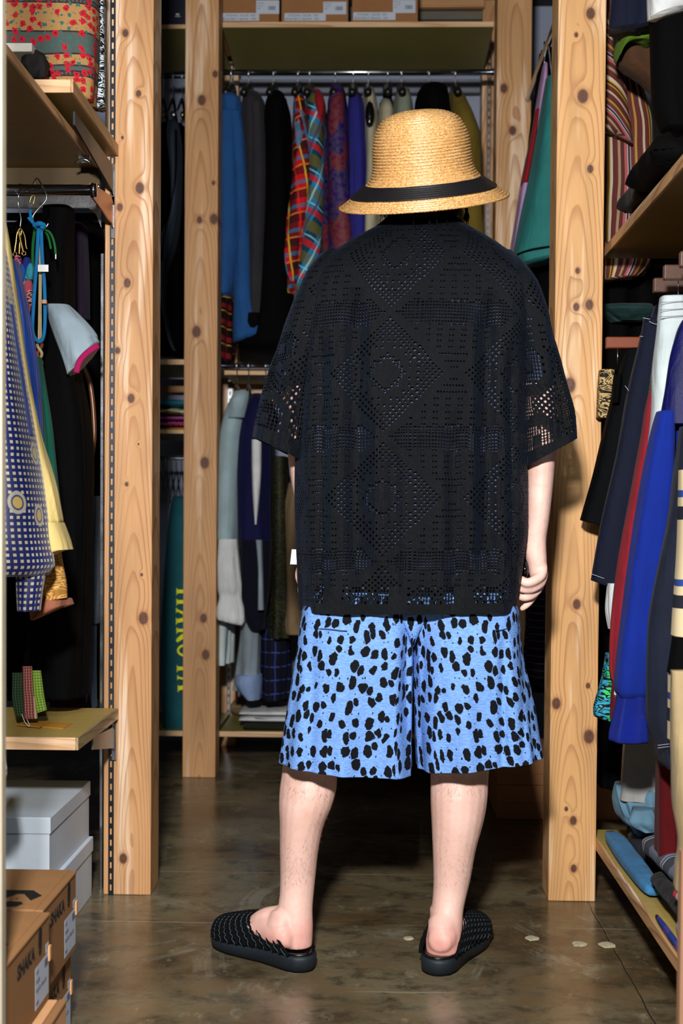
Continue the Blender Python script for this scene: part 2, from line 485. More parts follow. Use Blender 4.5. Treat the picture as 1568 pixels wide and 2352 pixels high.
tL, xL, hL = post('left foreground cedar post with a slotted metal rail down its face', 239, 349, 1190, YP, 1.7,
    [(288, 76, 7), (318, 215, 6), (281, 316, 3), (321, 432, 10), (275, 476, 7), (292, 650, 8), (270, 805, 6), (301, 915, 8), (318, 1020, 2), (291, 1112, 4), (329, 1420, 11), (283, 1972, 9), (325, 1320, 3)], rs=0.008, x0=0.014)
rail(tL, W(257, 1190, YP).x, YP, 0.0, ZP)
tR, xR, hR = post('right foreground cedar post, the widest bare one with a holed knot', 1268.5, 1378, 1190, YP, 5.1,
    [(1356, 31, 10), (1323, 80, 4), (1338, 221, 12), (1355, 388, 7), (1326, 622, 5), (1323, 705, 7), (1353, 700, 9), (1308, 885, 13), (1324, 1388, 9), (1277, 1616, 10), (1350, 1575, 5), (1352, 1692, 12), (1316, 1885, 8), (1317, 1995, 7), (1300, 1858, 4)], rs=0.0082, x0=-0.006, base=(222, 170, 112), pale=(244, 214, 178))
YC = 4.60
tC, xC, hC = post('middle cedar post left of the hanging denim jacket, standing further back', 421, 497, 1190, YC, 8.3,
    [(463, 230, 9), (494, 170, 6), (458, 505, 6), (491, 503, 9), (451, 762, 10), (470, 1063, 10), (467, 1420, 8), (472, 1504, 9), (490, 420, 4)], rs=0.009, x0=0.0, base=(208, 158, 108))
tD, xD, hD = post('rear cedar post behind the right side of the straw hat', 1130, 1209, 1190, YC, 12.9,
    [(1157, 203, 8), (1177, 300, 8), (1160, 620, 8), (1180, 900, 9)], rs=0.009, x0=0.01, base=(206, 158, 108))
# wall uprights with rails behind the back rack
YU = 5.24
for px0, px1, rp, lab in ((500, 545, 530, 'thin upright batten with a slotted rail behind the denim jacket'), (1103, 1150, 1119, 'thin upright batten with a slotted rail behind the mustard coat')):
    A = W(px0, 600, YU); B = W(px1, 600, YU)
    t = Thing('wall_batten', lab, 'batten')
    t.part('timber', box(A.x, B.x, YU, YB-.002, 0, ZP, 0.002), wood('cedar_wood', [], 3.3+px0, x0=0.0, rs=0.009))
    rail(t, W(rp, 600, YU).x, YU, 0.05, ZP-.1, w=0.016, pitch=0.03, mat=chrome)
# beams on the back wall
beamw = wood('cedar_wood', [], 2.1, axis='x', rs=0.009)
def beam(label, px0, px1, py0, py1, Y, d, mat=beamw, name='cross_beam', cat='beam'):
    A = W(px0, py0, Y); B = W(px1, py1, Y)
    single(name, label, cat, box(A.x, B.x, Y, Y+d, B.z, A.z, 0.002), mat)
beam('pale horizontal wall board to the right of the shoe boxes, upper', 958, 1112, -40, 16, 5.2, 0.03)
beam('darker horizontal wall board to the right of the shoe boxes, lower', 962, 1108, 20, 44, 5.26, 0.03, plain((110, 104, 92), 0.8))
beam('horizontal cedar board on the back wall behind the lower rail', 508, 1103, 868, 925, 5.27, 0.03)
beam('horizontal cedar board on the far left wall above the folded clothes', 335, 424, 886, 901, 5.27, 0.03)
beam('grey ledge along the back wall just under the upper clothes rail', 546, 1102, 182, 212, 5.29, 0.03, plain((120, 124, 140), 0.8))

# ------------------------------------------------------------------ shelves
plyedge = wood('pine_edge', [], 4.0, axis='x', base=(226, 186, 142), line=(170, 110, 70), rs=0.006)
def ply(name, top, edgec, seedv=0):
    m = Mat(name, 0.5, 0.35); X, Y, Z = m.coord()
    g = m.noise(m.vec(X*2+seedv, Y*40 if seedv < 50 else X, Z*3), 2.0, 4); g2 = m.noise(m.vec(X*1.2, Y*1.2, Z+seedv), 3, 3)
    m.color(m.mix(g*0.5+g2*0.5, tuple(c*.72 for c in top), top)); m.bump(g, 0.0003, 0.4)
    return m.m
olive = ply('varnished_ply', (150, 140, 66), None)
brownp = ply('brown_ply', (148, 118, 62), None, 3)
yellowp = ply('yellow_ply', (196, 168, 92), None, 7)
def shelf(label, x0, x1, y0, y1, z0, z1, board, edge, group=None, front='y', edge2=None):
    t = Thing('shelf', label, 'shelf', group)
    e = 0.006
    if front == 'y':
        t.part('board', box(x0, x1, y0+e, y1, z0, z1, 0.0008), board)
        t.part('edge_strip', box(x0, x1, y0, y0+e-.0002, z0, z1, 0.0008), edge, label='pale timber edge strip')
    else:
        s = 1 if front == '+x' else -1
        xa, xb = (x0, x1-e) if s > 0 else (x0+e, x1)
        t.part('board', box(xa, xb, y0+e, y1, z0, z1, 0.0008), board)
        xe = (x1-e+.0002, x1) if s > 0 else (x0, x0+e-.0002)
        t.part('edge_strip', box(xe[0], xe[1], y0, y1, z0, z1, 0.0008), edge2 or edge, label='timber edge strip')
        t.part('edge_strip', box(xa, xb, y0, y0+e-.0002, z0, z1, 0.0008), edge, label='pale timber edge strip')
    return t
YS0, YS1 = 4.74, 5.19
def zz(py, Y, px=784): return W(px, py, Y).z
def xx(px, py, Y): return W(px, py, Y).x
zt, zb = zz(50, YS0), zz(62, YS0)
shelf('upper back shelf that carries the row of brown shoe boxes', xx(510, 56, YS0), xx(1134, 56, YS0), YS0, YS1, zb, zt, olive, plyedge)
shelf('short upper shelf under the dark navy box, left of the middle post', xx(300, 60, YS0), xx(505, 60, YS0)-.01, YS0, YS1, zb-.004, zt-.008, olive, plyedge)
zt, zb = zz(827, YS0), zz(839, YS0)
shelf('mid-height back shelf above the folded clothes, left of the middle post', xx(300, 830, YS0), xx(496, 830, YS0), YS0, YS1, zb, zt, olive, plyedge)
shelf('mid-height back shelf behind the lower clothes rail', xx(500, 855, YS0)+.01, xx(1128, 855, YS0), YS0+.12, YS1, zz(862, YS0+.12), zz(848, YS0+.12), olive, plyedge)
zt, zb = zz(989, YS0), zz(998, YS0)
shelf('small back shelf holding the stack of folded colourful clothes', xx(300, 990, YS0), xx(496, 990, YS0), YS0, YS1, zb, zt, olive, plyedge)
ZLOW = zz(1683, YS0)
shelf('lowest back shelf with white folded cloths on it', xx(497, 1690, YS0)+.01, xx(1128, 1690, YS0), YS0, YS1, zz(1695, YS0), ZLOW, olive, plyedge)
shelf('lowest back shelf under the teal trousers', xx(300, 1690, YS0), xx(496, 1690, YS0), YS0, YS1, zz(1695, YS0), ZLOW, olive, plyedge)

# left bay shelves (measured at the post plane)
Q = W(270, 330, 3.14); Q2 = W(270, 356, 3.14)
XS1 = Q.x
edgeY = wood('pine_edge_side', [], 9.0, axis='y', base=(206, 160, 112), line=(128, 84, 52), rs=0.005)
s1 = shelf('upper left shelf with the printed cloth behind it, short pale front edge', XS1-.62, XS1, 2.68, 3.148, Q2.z, Q.z, brownp, plyedge, front='+x', edge2=edgeY)
Q = W(232, 380, 3.15)
ZS2 = Q.z
shelf('long upper left shelf seen from below, nearest the left edge', XS1-1.0, Q.x, 1.9, 3.14, Q.z-.018, Q.z, brownp, plyedge, front='+x', edge2=edgeY)
Q = W(270, 1628, 3.14)
ZS3 = Q.z; XS3 = Q.x
shelf('low left shelf with a yellow top, woven straps hanging above it', XS3-.75, XS3, 2.72, 3.148, W(270, 1653, 3.14).z, Q.z, yellowp, plyedge, front='+x', edge2=wood('ply_edge', [], 5.5, axis='y', base=(176, 150, 112), line=(90, 72, 52), rs=0.004))
# right bay shelves
Q = W(1390, 553, 3.15); XR1 = 0.557; ZR1 = Q.z
shelf('upper right shelf seen from below with the striped garment behind', XR1, XR1+.62, 1.75, 3.26, Q.z-.02, Q.z+.004, brownp, plyedge, front='-x', edge2=edgeY)
ZR3 = W(1375, 1930, 3.15).z
shelf('low right shelf heaped with folded and rolled clothes', 0.541, 0.541+.6, 1.75, 3.26, ZR3-.026, ZR3, yellowp, plyedge, front='-x', edge2=edgeY)

# ------------------------------------------------------------------ rods and brackets
def rod(label, x0, x1, y, z, r=0.0125, mat=chrome, ends=True):
    t = Thing('clothes_rail', label, 'clothes rail')
    t.part('tube', tube([(x0, y, z), (x1, y, z)], r, 20), mat)
    if ends:
        for xe in (x0, x1): t.part('end_cap', tube([(xe-.006, y, z), (xe+.006, y, z)], r*1.25, 20), mat)
    return t
YR = 4.95
ZR_UP = zz(166, YR); rod('upper chrome clothes rail along the back, reflecting white light', xx(508, 166, YR), xx(1134, 166, YR), YR, ZR_UP, 0.0105)
rod('upper dark clothes rail left of the middle post', xx(300, 166, YR), xx(500, 166, YR), YR, ZR_UP-.012, 0.0105, darksteel)
ZR_LO = zz(841, 4.80); rod('lower chrome clothes rail along the back above the pale shirts', xx(505, 841, 4.80), xx(1128, 841, 4.80), 4.80, ZR_LO, 0.009)
ZR_LL = zz(1055, YR); rod('thin dark clothes rail left of the middle post above the teal trousers', xx(300, 1055, YR), xx(496, 1055, YR), YR, ZR_LL, 0.006, steel)
XE = W(216, 437, 2.9)
rod('dark chrome clothes rail in the left bay below the shelf', XE.x-.75, XE.x, 2.9, XE.z, 0.0125, plain((120, 122, 128), 0.2, 0.6, 1.0, name='dark_chrome'))
# sloping steel arms that carry rail and shelves in the left bay
copper = plain((176, 128, 100), 0.35, 0.5, 1.0, name='warm_steel')
def bracket(label, x, y0, z0, y1, z1, hy=0.05, mat=copper):
    """vertical plate in the YZ plane from wall (y0,z0) to tip (y1,z1)"""
    poly = [(y0, z0), (y0, z0-hy), (y0-.02, z0-hy+.012), (y1, z1-.012), (y1, z1+.016), (y0-.03, z0+.014)]
    M = Matrix(((0, 0, 1, x), (1, 0, 0, 0), (0, 1, 0, 0), (0, 0, 0, 1)))
    t = Thing('shelf_bracket', label, 'bracket')
    t.part('arm', prism(poly, 0.004, M), mat)
    t.part('hook_tab', box(x-.003, x+.007, y0-.004, y0+.004, z0-hy-.02, z0+.02, 0.001), chrome)
    return t
p = W(259, 470, 3.145)
bracket('warm metal rail bracket on the left post under the chrome rail end', p.x-.002, 3.148, p.z, 2.9, XE.z, 0.06)
p = W(261, 395, 3.145)
bracket('steel shelf bracket hooked into the left post under the upper shelf', p.x-.004, 3.148, p.z, 2.74, W(215, 235, 2.74).z-.035, 0.06, darksteel)
p = W(260, 1680, 3.145)
bracket('steel shelf bracket hooked into the left post under the low shelf', p.x, 3.148, p.z, 2.9, ZS3-.045, 0.05, steel)
# chrome plate behind the left rail and the far upright of the left bay
A = W(-60, 449, 3.12); B = W(232, 478, 3.12)
t = Thing('bracket_plate', 'wide polished steel plate with rounded corner behind the left clothes rail', 'bracket')
t.part('plate', prism([(A.x, A.z), (A.x, B.z), (B.x-.03, B.z), (B.x-.012, B.z-.015), (B.x, B.z-.045), (B.x, A.z)], 0.004, Matrix(((1, 0, 0, 0), (0, 0, 1, 3.12), (0, 1, 0, 0), (0, 0, 0, 1)))), chrome)
for py in (428, 471):
    q = W(226, py, 3.118); t.part('bolt', ellip((q.x, 3.117, q.z), .006, .004, .005, 10, 6), chrome)
q = W(195, 400, 3.0)
t = Thing('shelf_clip', 'small shiny clip under the back edge of the long left shelf', 'clip')
t.part('clip_plate', box(q.x-.014, q.x+.012, 2.995, 3.0, ZS2-.035, ZS2-.018, .0005), chrome); t.part('clip_wing', tube([(q.x-.02, 2.99, ZS2-.036), (q.x, 2.985, ZS2-.03), (q.x+.016, 2.99, ZS2-.037)], .003, 6, 8), chrome)
A = W(230, 1000, 3.2); B = W(237, 1000, 3.2)
single('steel_upright', 'narrow shiny steel upright just left of the left post', 'upright', box(A.x, B.x, 3.2, 3.24, 0, ZS2-.2, 0.001), chrome)
# near uprights at the extreme edges of the picture
A = W(4.5, 1200, 1.78)
single('pale_upright', 'thin pale upright at the very left edge of the picture', 'upright', box(A.x-.022, A.x, 1.78, 1.80, 0, 2.6, 0.001), plain((176, 166, 146), 0.7, name='cream_paint'))
A = W(1563, 2150, 1.78)
single('brown_upright', 'thin brown upright at the lower right edge of the picture', 'upright', box(A.x, A.x+.022, 1.78, 1.80, 0, .474, 0.001), plain((150, 112, 84), 0.7, name='tan_paint'))

A = W(0, 396, 3.10); B = W(233, 424, 3.10)
single('shelf_batten', 'brown board under the back edge of the long upper left shelf', 'board', box(B.x-.6, B.x-.004, 3.10, 3.118, B.z, ZS2-.0185, .001), plain((74, 58, 34), .7, name='dark_stained_ply'))
# ------------------------------------------------------------------ the person
YPP = 2.72
S = SCL(YPP)
ms = Mat('skin', 0.48, 0.4); X, Y_, Z = ms.coord(); v3 = ms.vec(X, Y_, Z)
n1 = ms.noise(v3, 14, 4); n2 = ms.noise(v3, 55, 3); n3 = ms.noise(v3, 700, 2)
c = ms.mix(n1.ss(.35, .7), (228, 186, 172), (238, 200, 188)); c = ms.mix(n2.ss(.5, .75)*0.4, c, (220, 160, 150))
low = Z.ss(0.13, 0.05); c = ms.mix(low*n1.ss(.3, .6)*0.6, c, (222, 134, 124))
ms.color(c); ms.bump(n3 + n2*2.0, 0.0005, 0.5)
ms.b.inputs['Subsurface Weight'].default_value = 0.0
skin = ms.m
def brings(rows, Y, n=20, m=30):
    return loft(rings_of(rows, Y, n=n, m=m, p=1.0, fold=0))
body = Me()
# legs
body.add(brings([(1270, 740, 925, .07), (1340, 715, 925, .09), (1450, 690, 885, .10), (1600, 668, 835, .09, None, .01), (1700, 652, 795, .072, None, .015), (1765, 648, 776, .066, None, .015), (1810, 642, 773, .066, None, .005), (1850, 640, 763, .065, None, 0),
   (1895, 642, 744, .060, None, 0), (1950, 642, 732, .053), (2000, 643, 726, .046), (2050, 642, 721, .041, None, -.008), (2090, 638, 718, .038, None, -.020), (2130, 638, 719, .037, None, -.030), (2172, 648, 717, .032, None, -.036)], YPP, m=60))
body.add(brings([(1270, 955, 1145, .07), (1340, 958, 1165, .09), (1450, 970, 1160, .10), (1600, 982, 1148, .09, None, .01), (1700, 985, 1132, .072, None, .015), (1780, 988, 1122, .066, None, .01), (1830, 988, 1120, .066), (1880, 990, 1112, .064), (1950, 993, 1093, .055),
   (2020, 995, 1080, .046), (2080, 991, 1066, .040, None, -.012), (2120, 984, 1062, .038, None, -.028), (2165, 977, 1060, .034, None, -.042), (2188, 979, 1056, .030, None, -.046)], YPP, m=60))
# torso, shoulders, neck, head
body.add(brings([(500, 925, 1012, .055), (560, 915, 1025, .06), (600, 840, 1085, .065), (640, 775, 1140, .070), (700, 740, 1165, .078), (800, 740, 1160, .085), (950, 750, 1150, .085), (1080, 755, 1145, .085), (1200, 740, 1155, .09), (1300, 730, 1160, .095), (1400, 740, 1150, .09)], 2.73, n=32, m=40))
HC = W(968, 400, 2.70)
body.add(ellip(HC, .078, .098, .112, 28, 20))
body.add(ellip(HC+Vector((0, .035, -.055)), .060, .062, .062, 20, 12))
body.add(tube([HC+Vector((0, .0, -.06)), HC+Vector((0, .03, -.20))], .056, 16))
for sx in (-1, 1):
    body.add(ellip(HC+Vector((sx*.080, .008, -.015)), .010, .018, .031, 12, 8))   # ears
    body.add(ellip(HC+Vector((sx*.032, .088, .0)), .015, .012, .011, 12, 8))      # eyes under lids
body.add(ellip(HC+Vector((0, .105, -.022)), .013, .016, .022, 12, 8))             # nose
body.add(tube([HC+Vector((0, .094, .01)), HC+Vector((0, .113, -.022))], [.008, .011], 8))
body.add(ellip(HC+Vector((0, .096, -.058)), .024, .008, .006, 12, 8)); body.add(ellip(HC+Vector((0, .094, -.068)), .021, .009, .007, 12, 8))
# arms
body.add(brings([(625, 735, 800, .045), (660, 716, 770, .055), (720, 690, 750, .055), (800, 668, 738, .052), (900, 656, 727, .05), (1000, 656, 724, .047), (1065, 664, 724, .043), (1110, 669, 724, .042), (1160, 679, 726, .039), (1210, 684, 726, .033), (1250, 686, 724, .027), (1280, 684, 727, .026), (1310, 680, 731, .024), (1340, 682, 730, .020)], 2.745, m=50))
body.add(brings([(625, 1120, 1180, .045), (660, 1140, 1200, .055), (720, 1160, 1228, .055), (800, 1180, 1256, .052), (900, 1196, 1274, .05), (1000, 1203, 1276, .048), (1060, 1206, 1274, .044), (1100, 1208, 1271, .042), (1150, 1208, 1266, .040), (1200, 1206, 1260, .034), (1235, 1203, 1254.5, .028), (1255, 1201, 1254, .0265),
   (1275, 1203, 1255, .026), (1295, 1211, 1256, .024), (1315, 1214, 1254, .021), (1330, 1218, 1250, .017)], 2.72, m=60))
def finger(pts, r, seg=14):
    body.add(tube([W(px, py, Y) for px, py, Y in pts], [q*S for q in r], 12, seg))
# right hand: index, middle, ring, little finger curled to the left, thumb behind the held object
finger([(1247, 1300, 2.712), (1243, 1321, 2.700), (1226, 1334, 2.692), (1208, 1339, 2.690), (1196, 1330, 2.694), (1192, 1324, 2.70)], [11, 12.0, 11.5, 10.8, 9.5, 6.5])
finger([(1250, 1312, 2.72), (1243, 1338, 2.712), (1222, 1352, 2.703), (1200, 1353, 2.704), (1189, 1347, 2.71), (1186, 1341, 2.72)], [10, 10.5, 10.5, 10, 9, 6.5])
finger([(1249, 1325, 2.735), (1236, 1355, 2.727), (1216, 1370, 2.718), (1199, 1372, 2.718), (1189, 1366, 2.724), (1187, 1358, 2.732)], [9, 9.5, 10, 9.5, 8.5, 6])
finger([(1245, 1335, 2.75), (1228, 1366, 2.744), (1213, 1386, 2.736), (1200, 1397, 2.732), (1195, 1402, 2.731)], [8, 8.5, 8.5, 7, 5])
finger([(1218, 1262, 2.735), (1205, 1278, 2.742), (1201, 1296, 2.748), (1199, 1310, 2.752)], [13, 9.5, 8.5, 6])
# left hand, mostly hidden by the shirt
for k, (dx, Y0) in enumerate(((0, 2.72), (4, 2.735), (8, 2.75), (13, 2.764))):
    finger([(700+dx, 1322, Y0), (692+dx, 1350, Y0), (696+dx, 1368-3*k, Y0+.004), (706+dx, 1374-4*k, Y0+.008), (716+dx, 1366-4*k, Y0+.01)], [10, 10, 9.5, 9, 7])
finger([(700, 1290, 2.77), (688, 1310, 2.785), (686, 1328, 2.79), (690, 1342, 2.792)], [12, 10, 9, 7])
# feet
FEET = []

def foot_frame(hx, hy, ang):
    d = Vector((math.sin(ang), math.cos(ang), 0)); r = Vector((math.cos(ang), -math.sin(ang), 0))
    return Vector((hx, hy, 0)), d, r
FL = foot_frame(-.150, 2.650, math.radians(-49)); FR = foot_frame(.128, 2.632, math.radians(22))
SOLE = 0.034
def foot(Fm, ank, side):
    H, d, r = Fm; rings = []
    for s, w, h, zc in [(.010, .014, .013, .022), (.016, .024, .021, .026), (.033, .030, .027, .030), (.06, .031, .032, .032), (.09, .031, .033, .033), (.12, .033, .027, .028), (.15, .035, .021, .022), (.18, .037, .016, .017), (.21, .037, .012, .013), (.235, .033, .009, .010), (.25, .024, .007, .008)]:
        sh_ = (Vector((.016, -.006, 0)) if side < 0 else Vector((.002, 0, 0)))*min(1, max(0, (s-.05)/.09))
        rings.append([H+sh_+d*s + r*(w*math.cos(t)+ side*.004) + Vector((0, 0, SOLE+.001+zc+h*spow(math.sin(t), .9 if math.sin(t) > 0 else .8))) for t in [2*math.pi*i/20 for i in range(20)]])
    body.add(loft(rings))
foot(FL, None, -1); foot(FR, None, 1)
for (H, d, r), apx, apy, sgn in ((FL, 678, 2112, 1), (FR, 1024, 2118, -1)):
    a = W(apx, apy, 2.71)
    body.add(tube([a+Vector((0, 0, .03)), a, H+d*.05+Vector((0, 0, .085)), H+d*.045+Vector((0, 0, .065))], [.035, .034, .031, .029], 16, 12))
    body.add(tube([a+d*.004, H+d*.090+Vector((0, 0, .082)), H+d*.135+Vector((0, 0, .058))], [.031, .027, .020], 14, 10))
    body.add(ellip(a + r*(.031)+Vector((0, 0, -.012)), .010, .013, .016, 10, 8)); body.add(ellip(a - r*(.030)+Vector((0, 0, -.006)), .010, .013, .016, 10, 8))
person = Thing('person', 'person seen from behind in straw hat, black lace shirt and blue spotted shorts', 'person')
person.part('body', body, skin, mods=[('REMESH', dict(mode='VOXEL', voxel_size=0.0032, use_smooth_shade=True)), ('SMOOTH', dict(factor=0.5, iterations=7))])

# hair
hairm = plain((4, 4, 5), 0.6, 0.2, name='black_hair', scale=200)
h = ellip(HC+Vector((0, -.008, -.030)), .0865, .082, .098, 40, 24, .06, 3)
hs = Me(); rnd = random.Random(3)
for k in range(520):
    t = rnd.uniform(math.pi*0.92, math.pi*2.08); L = rnd.uniform(.015, .040); rr = rnd.uniform(.90, 1.0)
    p0 = HC+Vector((math.cos(t)*.088*rr, math.sin(t)*.092*rr-.008, -.060-rnd.uniform(0, .03)))
    p1 = p0+Vector((math.cos(t)*rnd.uniform(-.01, .008), math.sin(t)*rnd.uniform(-.014, .004), -L))
    w = .0010; n = Vector((-math.sin(t), math.cos(t), 0))*w
    i = len(hs.v); hs.v += [p0-n, p0+n, (p0+p1)/2+n*.8+Vector((0, 0, 0)), p1, (p0+p1)/2-n*.8]; hs.f.append((i, i+1, i+2, i+3, i+4)); hs.uv.append([(0, 0)]*5)
# one stray lock on the right side of the nape
for k in range(14):
    p0 = W(1071+rnd.uniform(-4, 3), 478, 2.70); p1 = W(1074+rnd.uniform(-14, 6), 512+rnd.uniform(-8, 10), 2.69)
    i = len(hs.v); hs.v += [p0+Vector((-.0012, 0, 0)), p0+Vector((.0012, 0, 0)), (p0+p1)/2+Vector((.003, 0, 0)), p1]; hs.f.append((i, i+1, i+2, i+3)); hs.uv.append([(0, 0)]*4)
h.add(hs); person.part('hair', h, hairm, label='short black hair under the hat')

# leg hair
lh = Me(); rnd = random.Random(11)
for (cx0, cx1, sl) in ((646, 768, 0), (990, 1118, 1)):
    for k in range(300):
        v = rnd.random()**1.3; py = 1770+v*250
        a, b = (642, 773-max(0, py-1830)*.27) if sl == 0 else (989, 1121-max(0, py-1850)*.22)
        u = rnd.uniform(-.8, .8); px = (a+b)/2+(b-a)/2*u
        dep = .063-.018*v
        q = W(px, py, YPP); q.y = YPP - dep*math.sqrt(1-u*u)-.0015
        e = q+Vector((rnd.uniform(-.006, .006)+u*.004, -.003+rnd.uniform(-.002, .002), -rnd.uniform(.004, .010)))
        w = Vector((.00014, 0, 0)); i = len(lh.v)
        mid = (q+e)/2+Vector((rnd.uniform(-.001, .001), -.001, 0))
        lh.v += [q-w, q+w, mid+w*.8, e, mid-w*.8]; lh.f.append((i, i+1, i+2, i+3, i+4)); lh.uv.append([(0, 0)]*5)
person.part('leg_hair', lh, plain((110, 76, 62), 0.6, name='fine_hair'), kind='stuff')

# ------------------------------------------------------------------ shirt, undershirt
TOR = [(508, 885, 1050, .070), (520, 872, 1062, .078), (535, 852, 1085, .088), (556, 812, 1122, .098), (580, 775, 1158, .106), (606, 740, 1190, .114), (640, 716, 1214, .122), (690, 702, 1222, .130), (760, 700, 1216, .136), (850, 696, 1206, .140), (1000, 684, 1203, .142), (1100, 680, 1206, .144), (1200, 681, 1206, .148), (1300, 686, 1197, .152), (1350, 689, 1190, .156), (1399, 692, 1184, .158)]
VAL = [(820, 26, .034, 680, 1360), (868, 16, -.012, 900, 1360), (1108, 22, .034, 690, 1340), (1075, 14, -.010, 900, 1340), (745, 16, .020, 760, 1420), (1160, 14, .022, 800, 1420), (960, 40, -.008, 700, 1400), (905, 14, .012, 1000, 1420), (1035, 16, .014, 950, 1420)]
ncol, nrow = 212, 132
def lace_hole(i, j, J):
    """0 solid, 1 small rectangle, 2 large opening; a repeat of diamonds, rings and ladders"""
    if j >= J-4 or j < 3: return 0
    if j >= J-9: return 2 if ((i//3) % 7 < 5 and (i+j) % 2 == 0) or (i % 21 in (4, 5, 6, 12, 13, 14)) else 0
    u = ((i + 14) % 44)-22; v = ((j + 6) % 40)-20
    r = math.hypot(u, v); d = abs(u)+abs(v)*1.05
    if r < 2.2: return 0
    if 4.2 < r < 5.6: return 2 if (i+j) % 2 == 0 else 1
    if r <= 4.2: return 0
    if 6.2 < r < 8.2: return 0
    if d < 13: return 2 if (i % 2 == 0 and j % 2 == 0) else 0
    if d < 19: return 2 if (i+j) % 2 == 0 else 0
    if d < 23: return 0
    if abs(v) > 16: return 1
    q = math.hypot(abs(u)-22, abs(v)-20)
    if q < 3: return 0
    if q < 4.6: return 2 if (i+j) % 2 == 0 else 1
    if abs(u) > 17 and abs(v) < 8: return 1 if j % 2 == 0 else 0
    return 1 if (j % 2 == 0 and (i//2) % 2 == 0) else 0
def sleeve_hole(i, j, J):
    if j >= J-4 or j < 3: return 0
    if j < J*.45: return lace_hole(i, j, 999)
    u = (i % 20)-10; v = (j % 22)-11; r = math.hypot(u, v)
    if r < 2: return 0
    if r < 5: return 2
    if 6 < r < 7.5: return 0
    return 2 if (i+j) % 2 == 0 or (i//10) % 2 == 0 else 0
def lace_from(rings, hole=lace_hole):
    n = len(rings[0]); V = []; F = []
    rnd = random.Random(5)
    for r in rings:
        for p in r: V.append(Vector(p)+Vector((rnd.uniform(-1, 1), rnd.uniform(-1, 1), rnd.uniform(-1, 1)))*.00035)
    J = len(rings)-1
    for j in range(J):
        for i in range(n):
            i2 = (i+1) % n; a, b, c_, d_ = j*n+i, j*n+i2, (j+1)*n+i2, (j+1)*n+i
            t = hole(i, j, J)
            if t == 0: F.append((a, b, c_, d_)); continue
            e, g = ((.08, .09) if t == 2 else (.19, .24))
            A, B, Cc, D = V[a], V[b], V[c_], V[d_]
            def P(x, y): return A*(1-x)*(1-y)+B*x*(1-y)+Cc*x*y+D*(1-x)*y
            k = len(V)
            if t == 2:
                V.extend([P(.32, g), P(.68, g), P(1-e, .5), P(.68, 1-g), P(.32, 1-g), P(e, .5)])
                F.extend([(a, b, k+1, k), (b, k+2, k+1), (b, c_, k+2), (c_, k+3, k+2), (c_, d_, k+4, k+3), (d_, k+5, k+4), (d_, a, k+5), (a, k, k+5)])
            else:
                V.extend([P(e, g), P(1-e, g), P(1-e, 1-g), P(e, 1-g)])
                F.extend([(a, b, k+1, k), (b, c_, k+2, k+1), (c_, d_, k+3, k+2), (d_, a, k, k+3)])
    m = me(V, F, [[(0, 0)]*len(f) for f in F]); m.smooth = False; return m
ml = Mat('black_lace', 0.6, 0.16); X, Y_, Z = ml.coord(); v3 = ml.vec(X, Y_, Z)
nn = ml.noise(v3, 900, 2); ml.color(ml.mix(nn, (4, 7, 11), (10, 14, 20))); ml.bump(nn + (X*2600.0).sin()*0.5, 0.0008, 0.8); ml.sheen(0.08, 0.3, (120, 150, 200))
shirt = person.part('lace_shirt', lace_from(rings_of(TOR, YPP, n=ncol, m=nrow, p=.62, fold=.012, ff=1.6, seed=4, valleys=VAL, zf=.9, foldtop=.1)), ml.m, label='black crochet lace shirt with open pattern', mods=[SOLID(.0012)])
SL = [(585, 742, 800, .06), (620, 712, 790, .078), (660, 692, 775, .086), (720, 668, 760, .092), (790, 642, 750, .094), (850, 618, 742, .096), (900, 600, 735, .098), (950, 586, 728, .100, 985), (985, 578, 715, .100, 1040), (1002, 576, 708, .100, 1066)]
SRr = [(585, 1110, 1178, .06), (620, 1125, 1210, .078), (660, 1145, 1236, .086), (720, 1165, 1256, .092), (790, 1180, 1274, .094), (850, 1186, 1288, .096), (900, 1190, 1301, .098), (960, 1194, 1314, .098, 945), (1035, 1197, 1320, .098, 985), (1074, 1199, 1323, .098, 1006)]
for rows, vv, sd in ((SL, [(640, 12, .016, 700, 1100), (672, 8, -.012, 800, 1100)], 9), (SRr, [(1262, 12, .022, 700, 1100), (1290, 10, -.006, 900, 1100)], 15)):
    shirt.part('sleeve', lace_from(rings_of(rows, YPP, n=72, m=62, p=.85, fold=.012, ff=2.0, seed=sd, valleys=vv), sleeve_hole), ml.m, mods=[SOLID(.0012)])
# collar edge
shirt.part('collar', garment([(505, 893, 1040, .066), (512, 884, 1050, .072), (524, 872, 1062, .080), (532, 866, 1070, .084)], YPP-.001, n=60, m=6, p=.8, fold=.002, cap0=False, cap1=False), ml.m, mods=[SOLID(.003)])
mu = Mat('undershirt_cotton', 0.62, 0.4); X, Y_, Z = mu.coord(); mu.color(mu.mix(mu.noise(mu.vec(X, Y_, Z), 500, 2), (42, 54, 80), (56, 70, 102))); mu.sheen(0.1, 0.35, (110, 140, 220))
UT = [r for r in TOR if r[0] < 1350]+[(1345, 689, 1190, .150)]
under = person.part('undershirt', garment(UT, YPP, n=100, m=50, p=.62, fold=.012, ff=1.6, seed=4, valleys=[(a, b, c*1.2 if c > 0 else c*.7, d, e) for a, b, c, d, e in VAL], zf=.9, foldtop=.1, shrink=.010, cap0=False, cap1=False), mu.m, label='dark T-shirt under the lace')
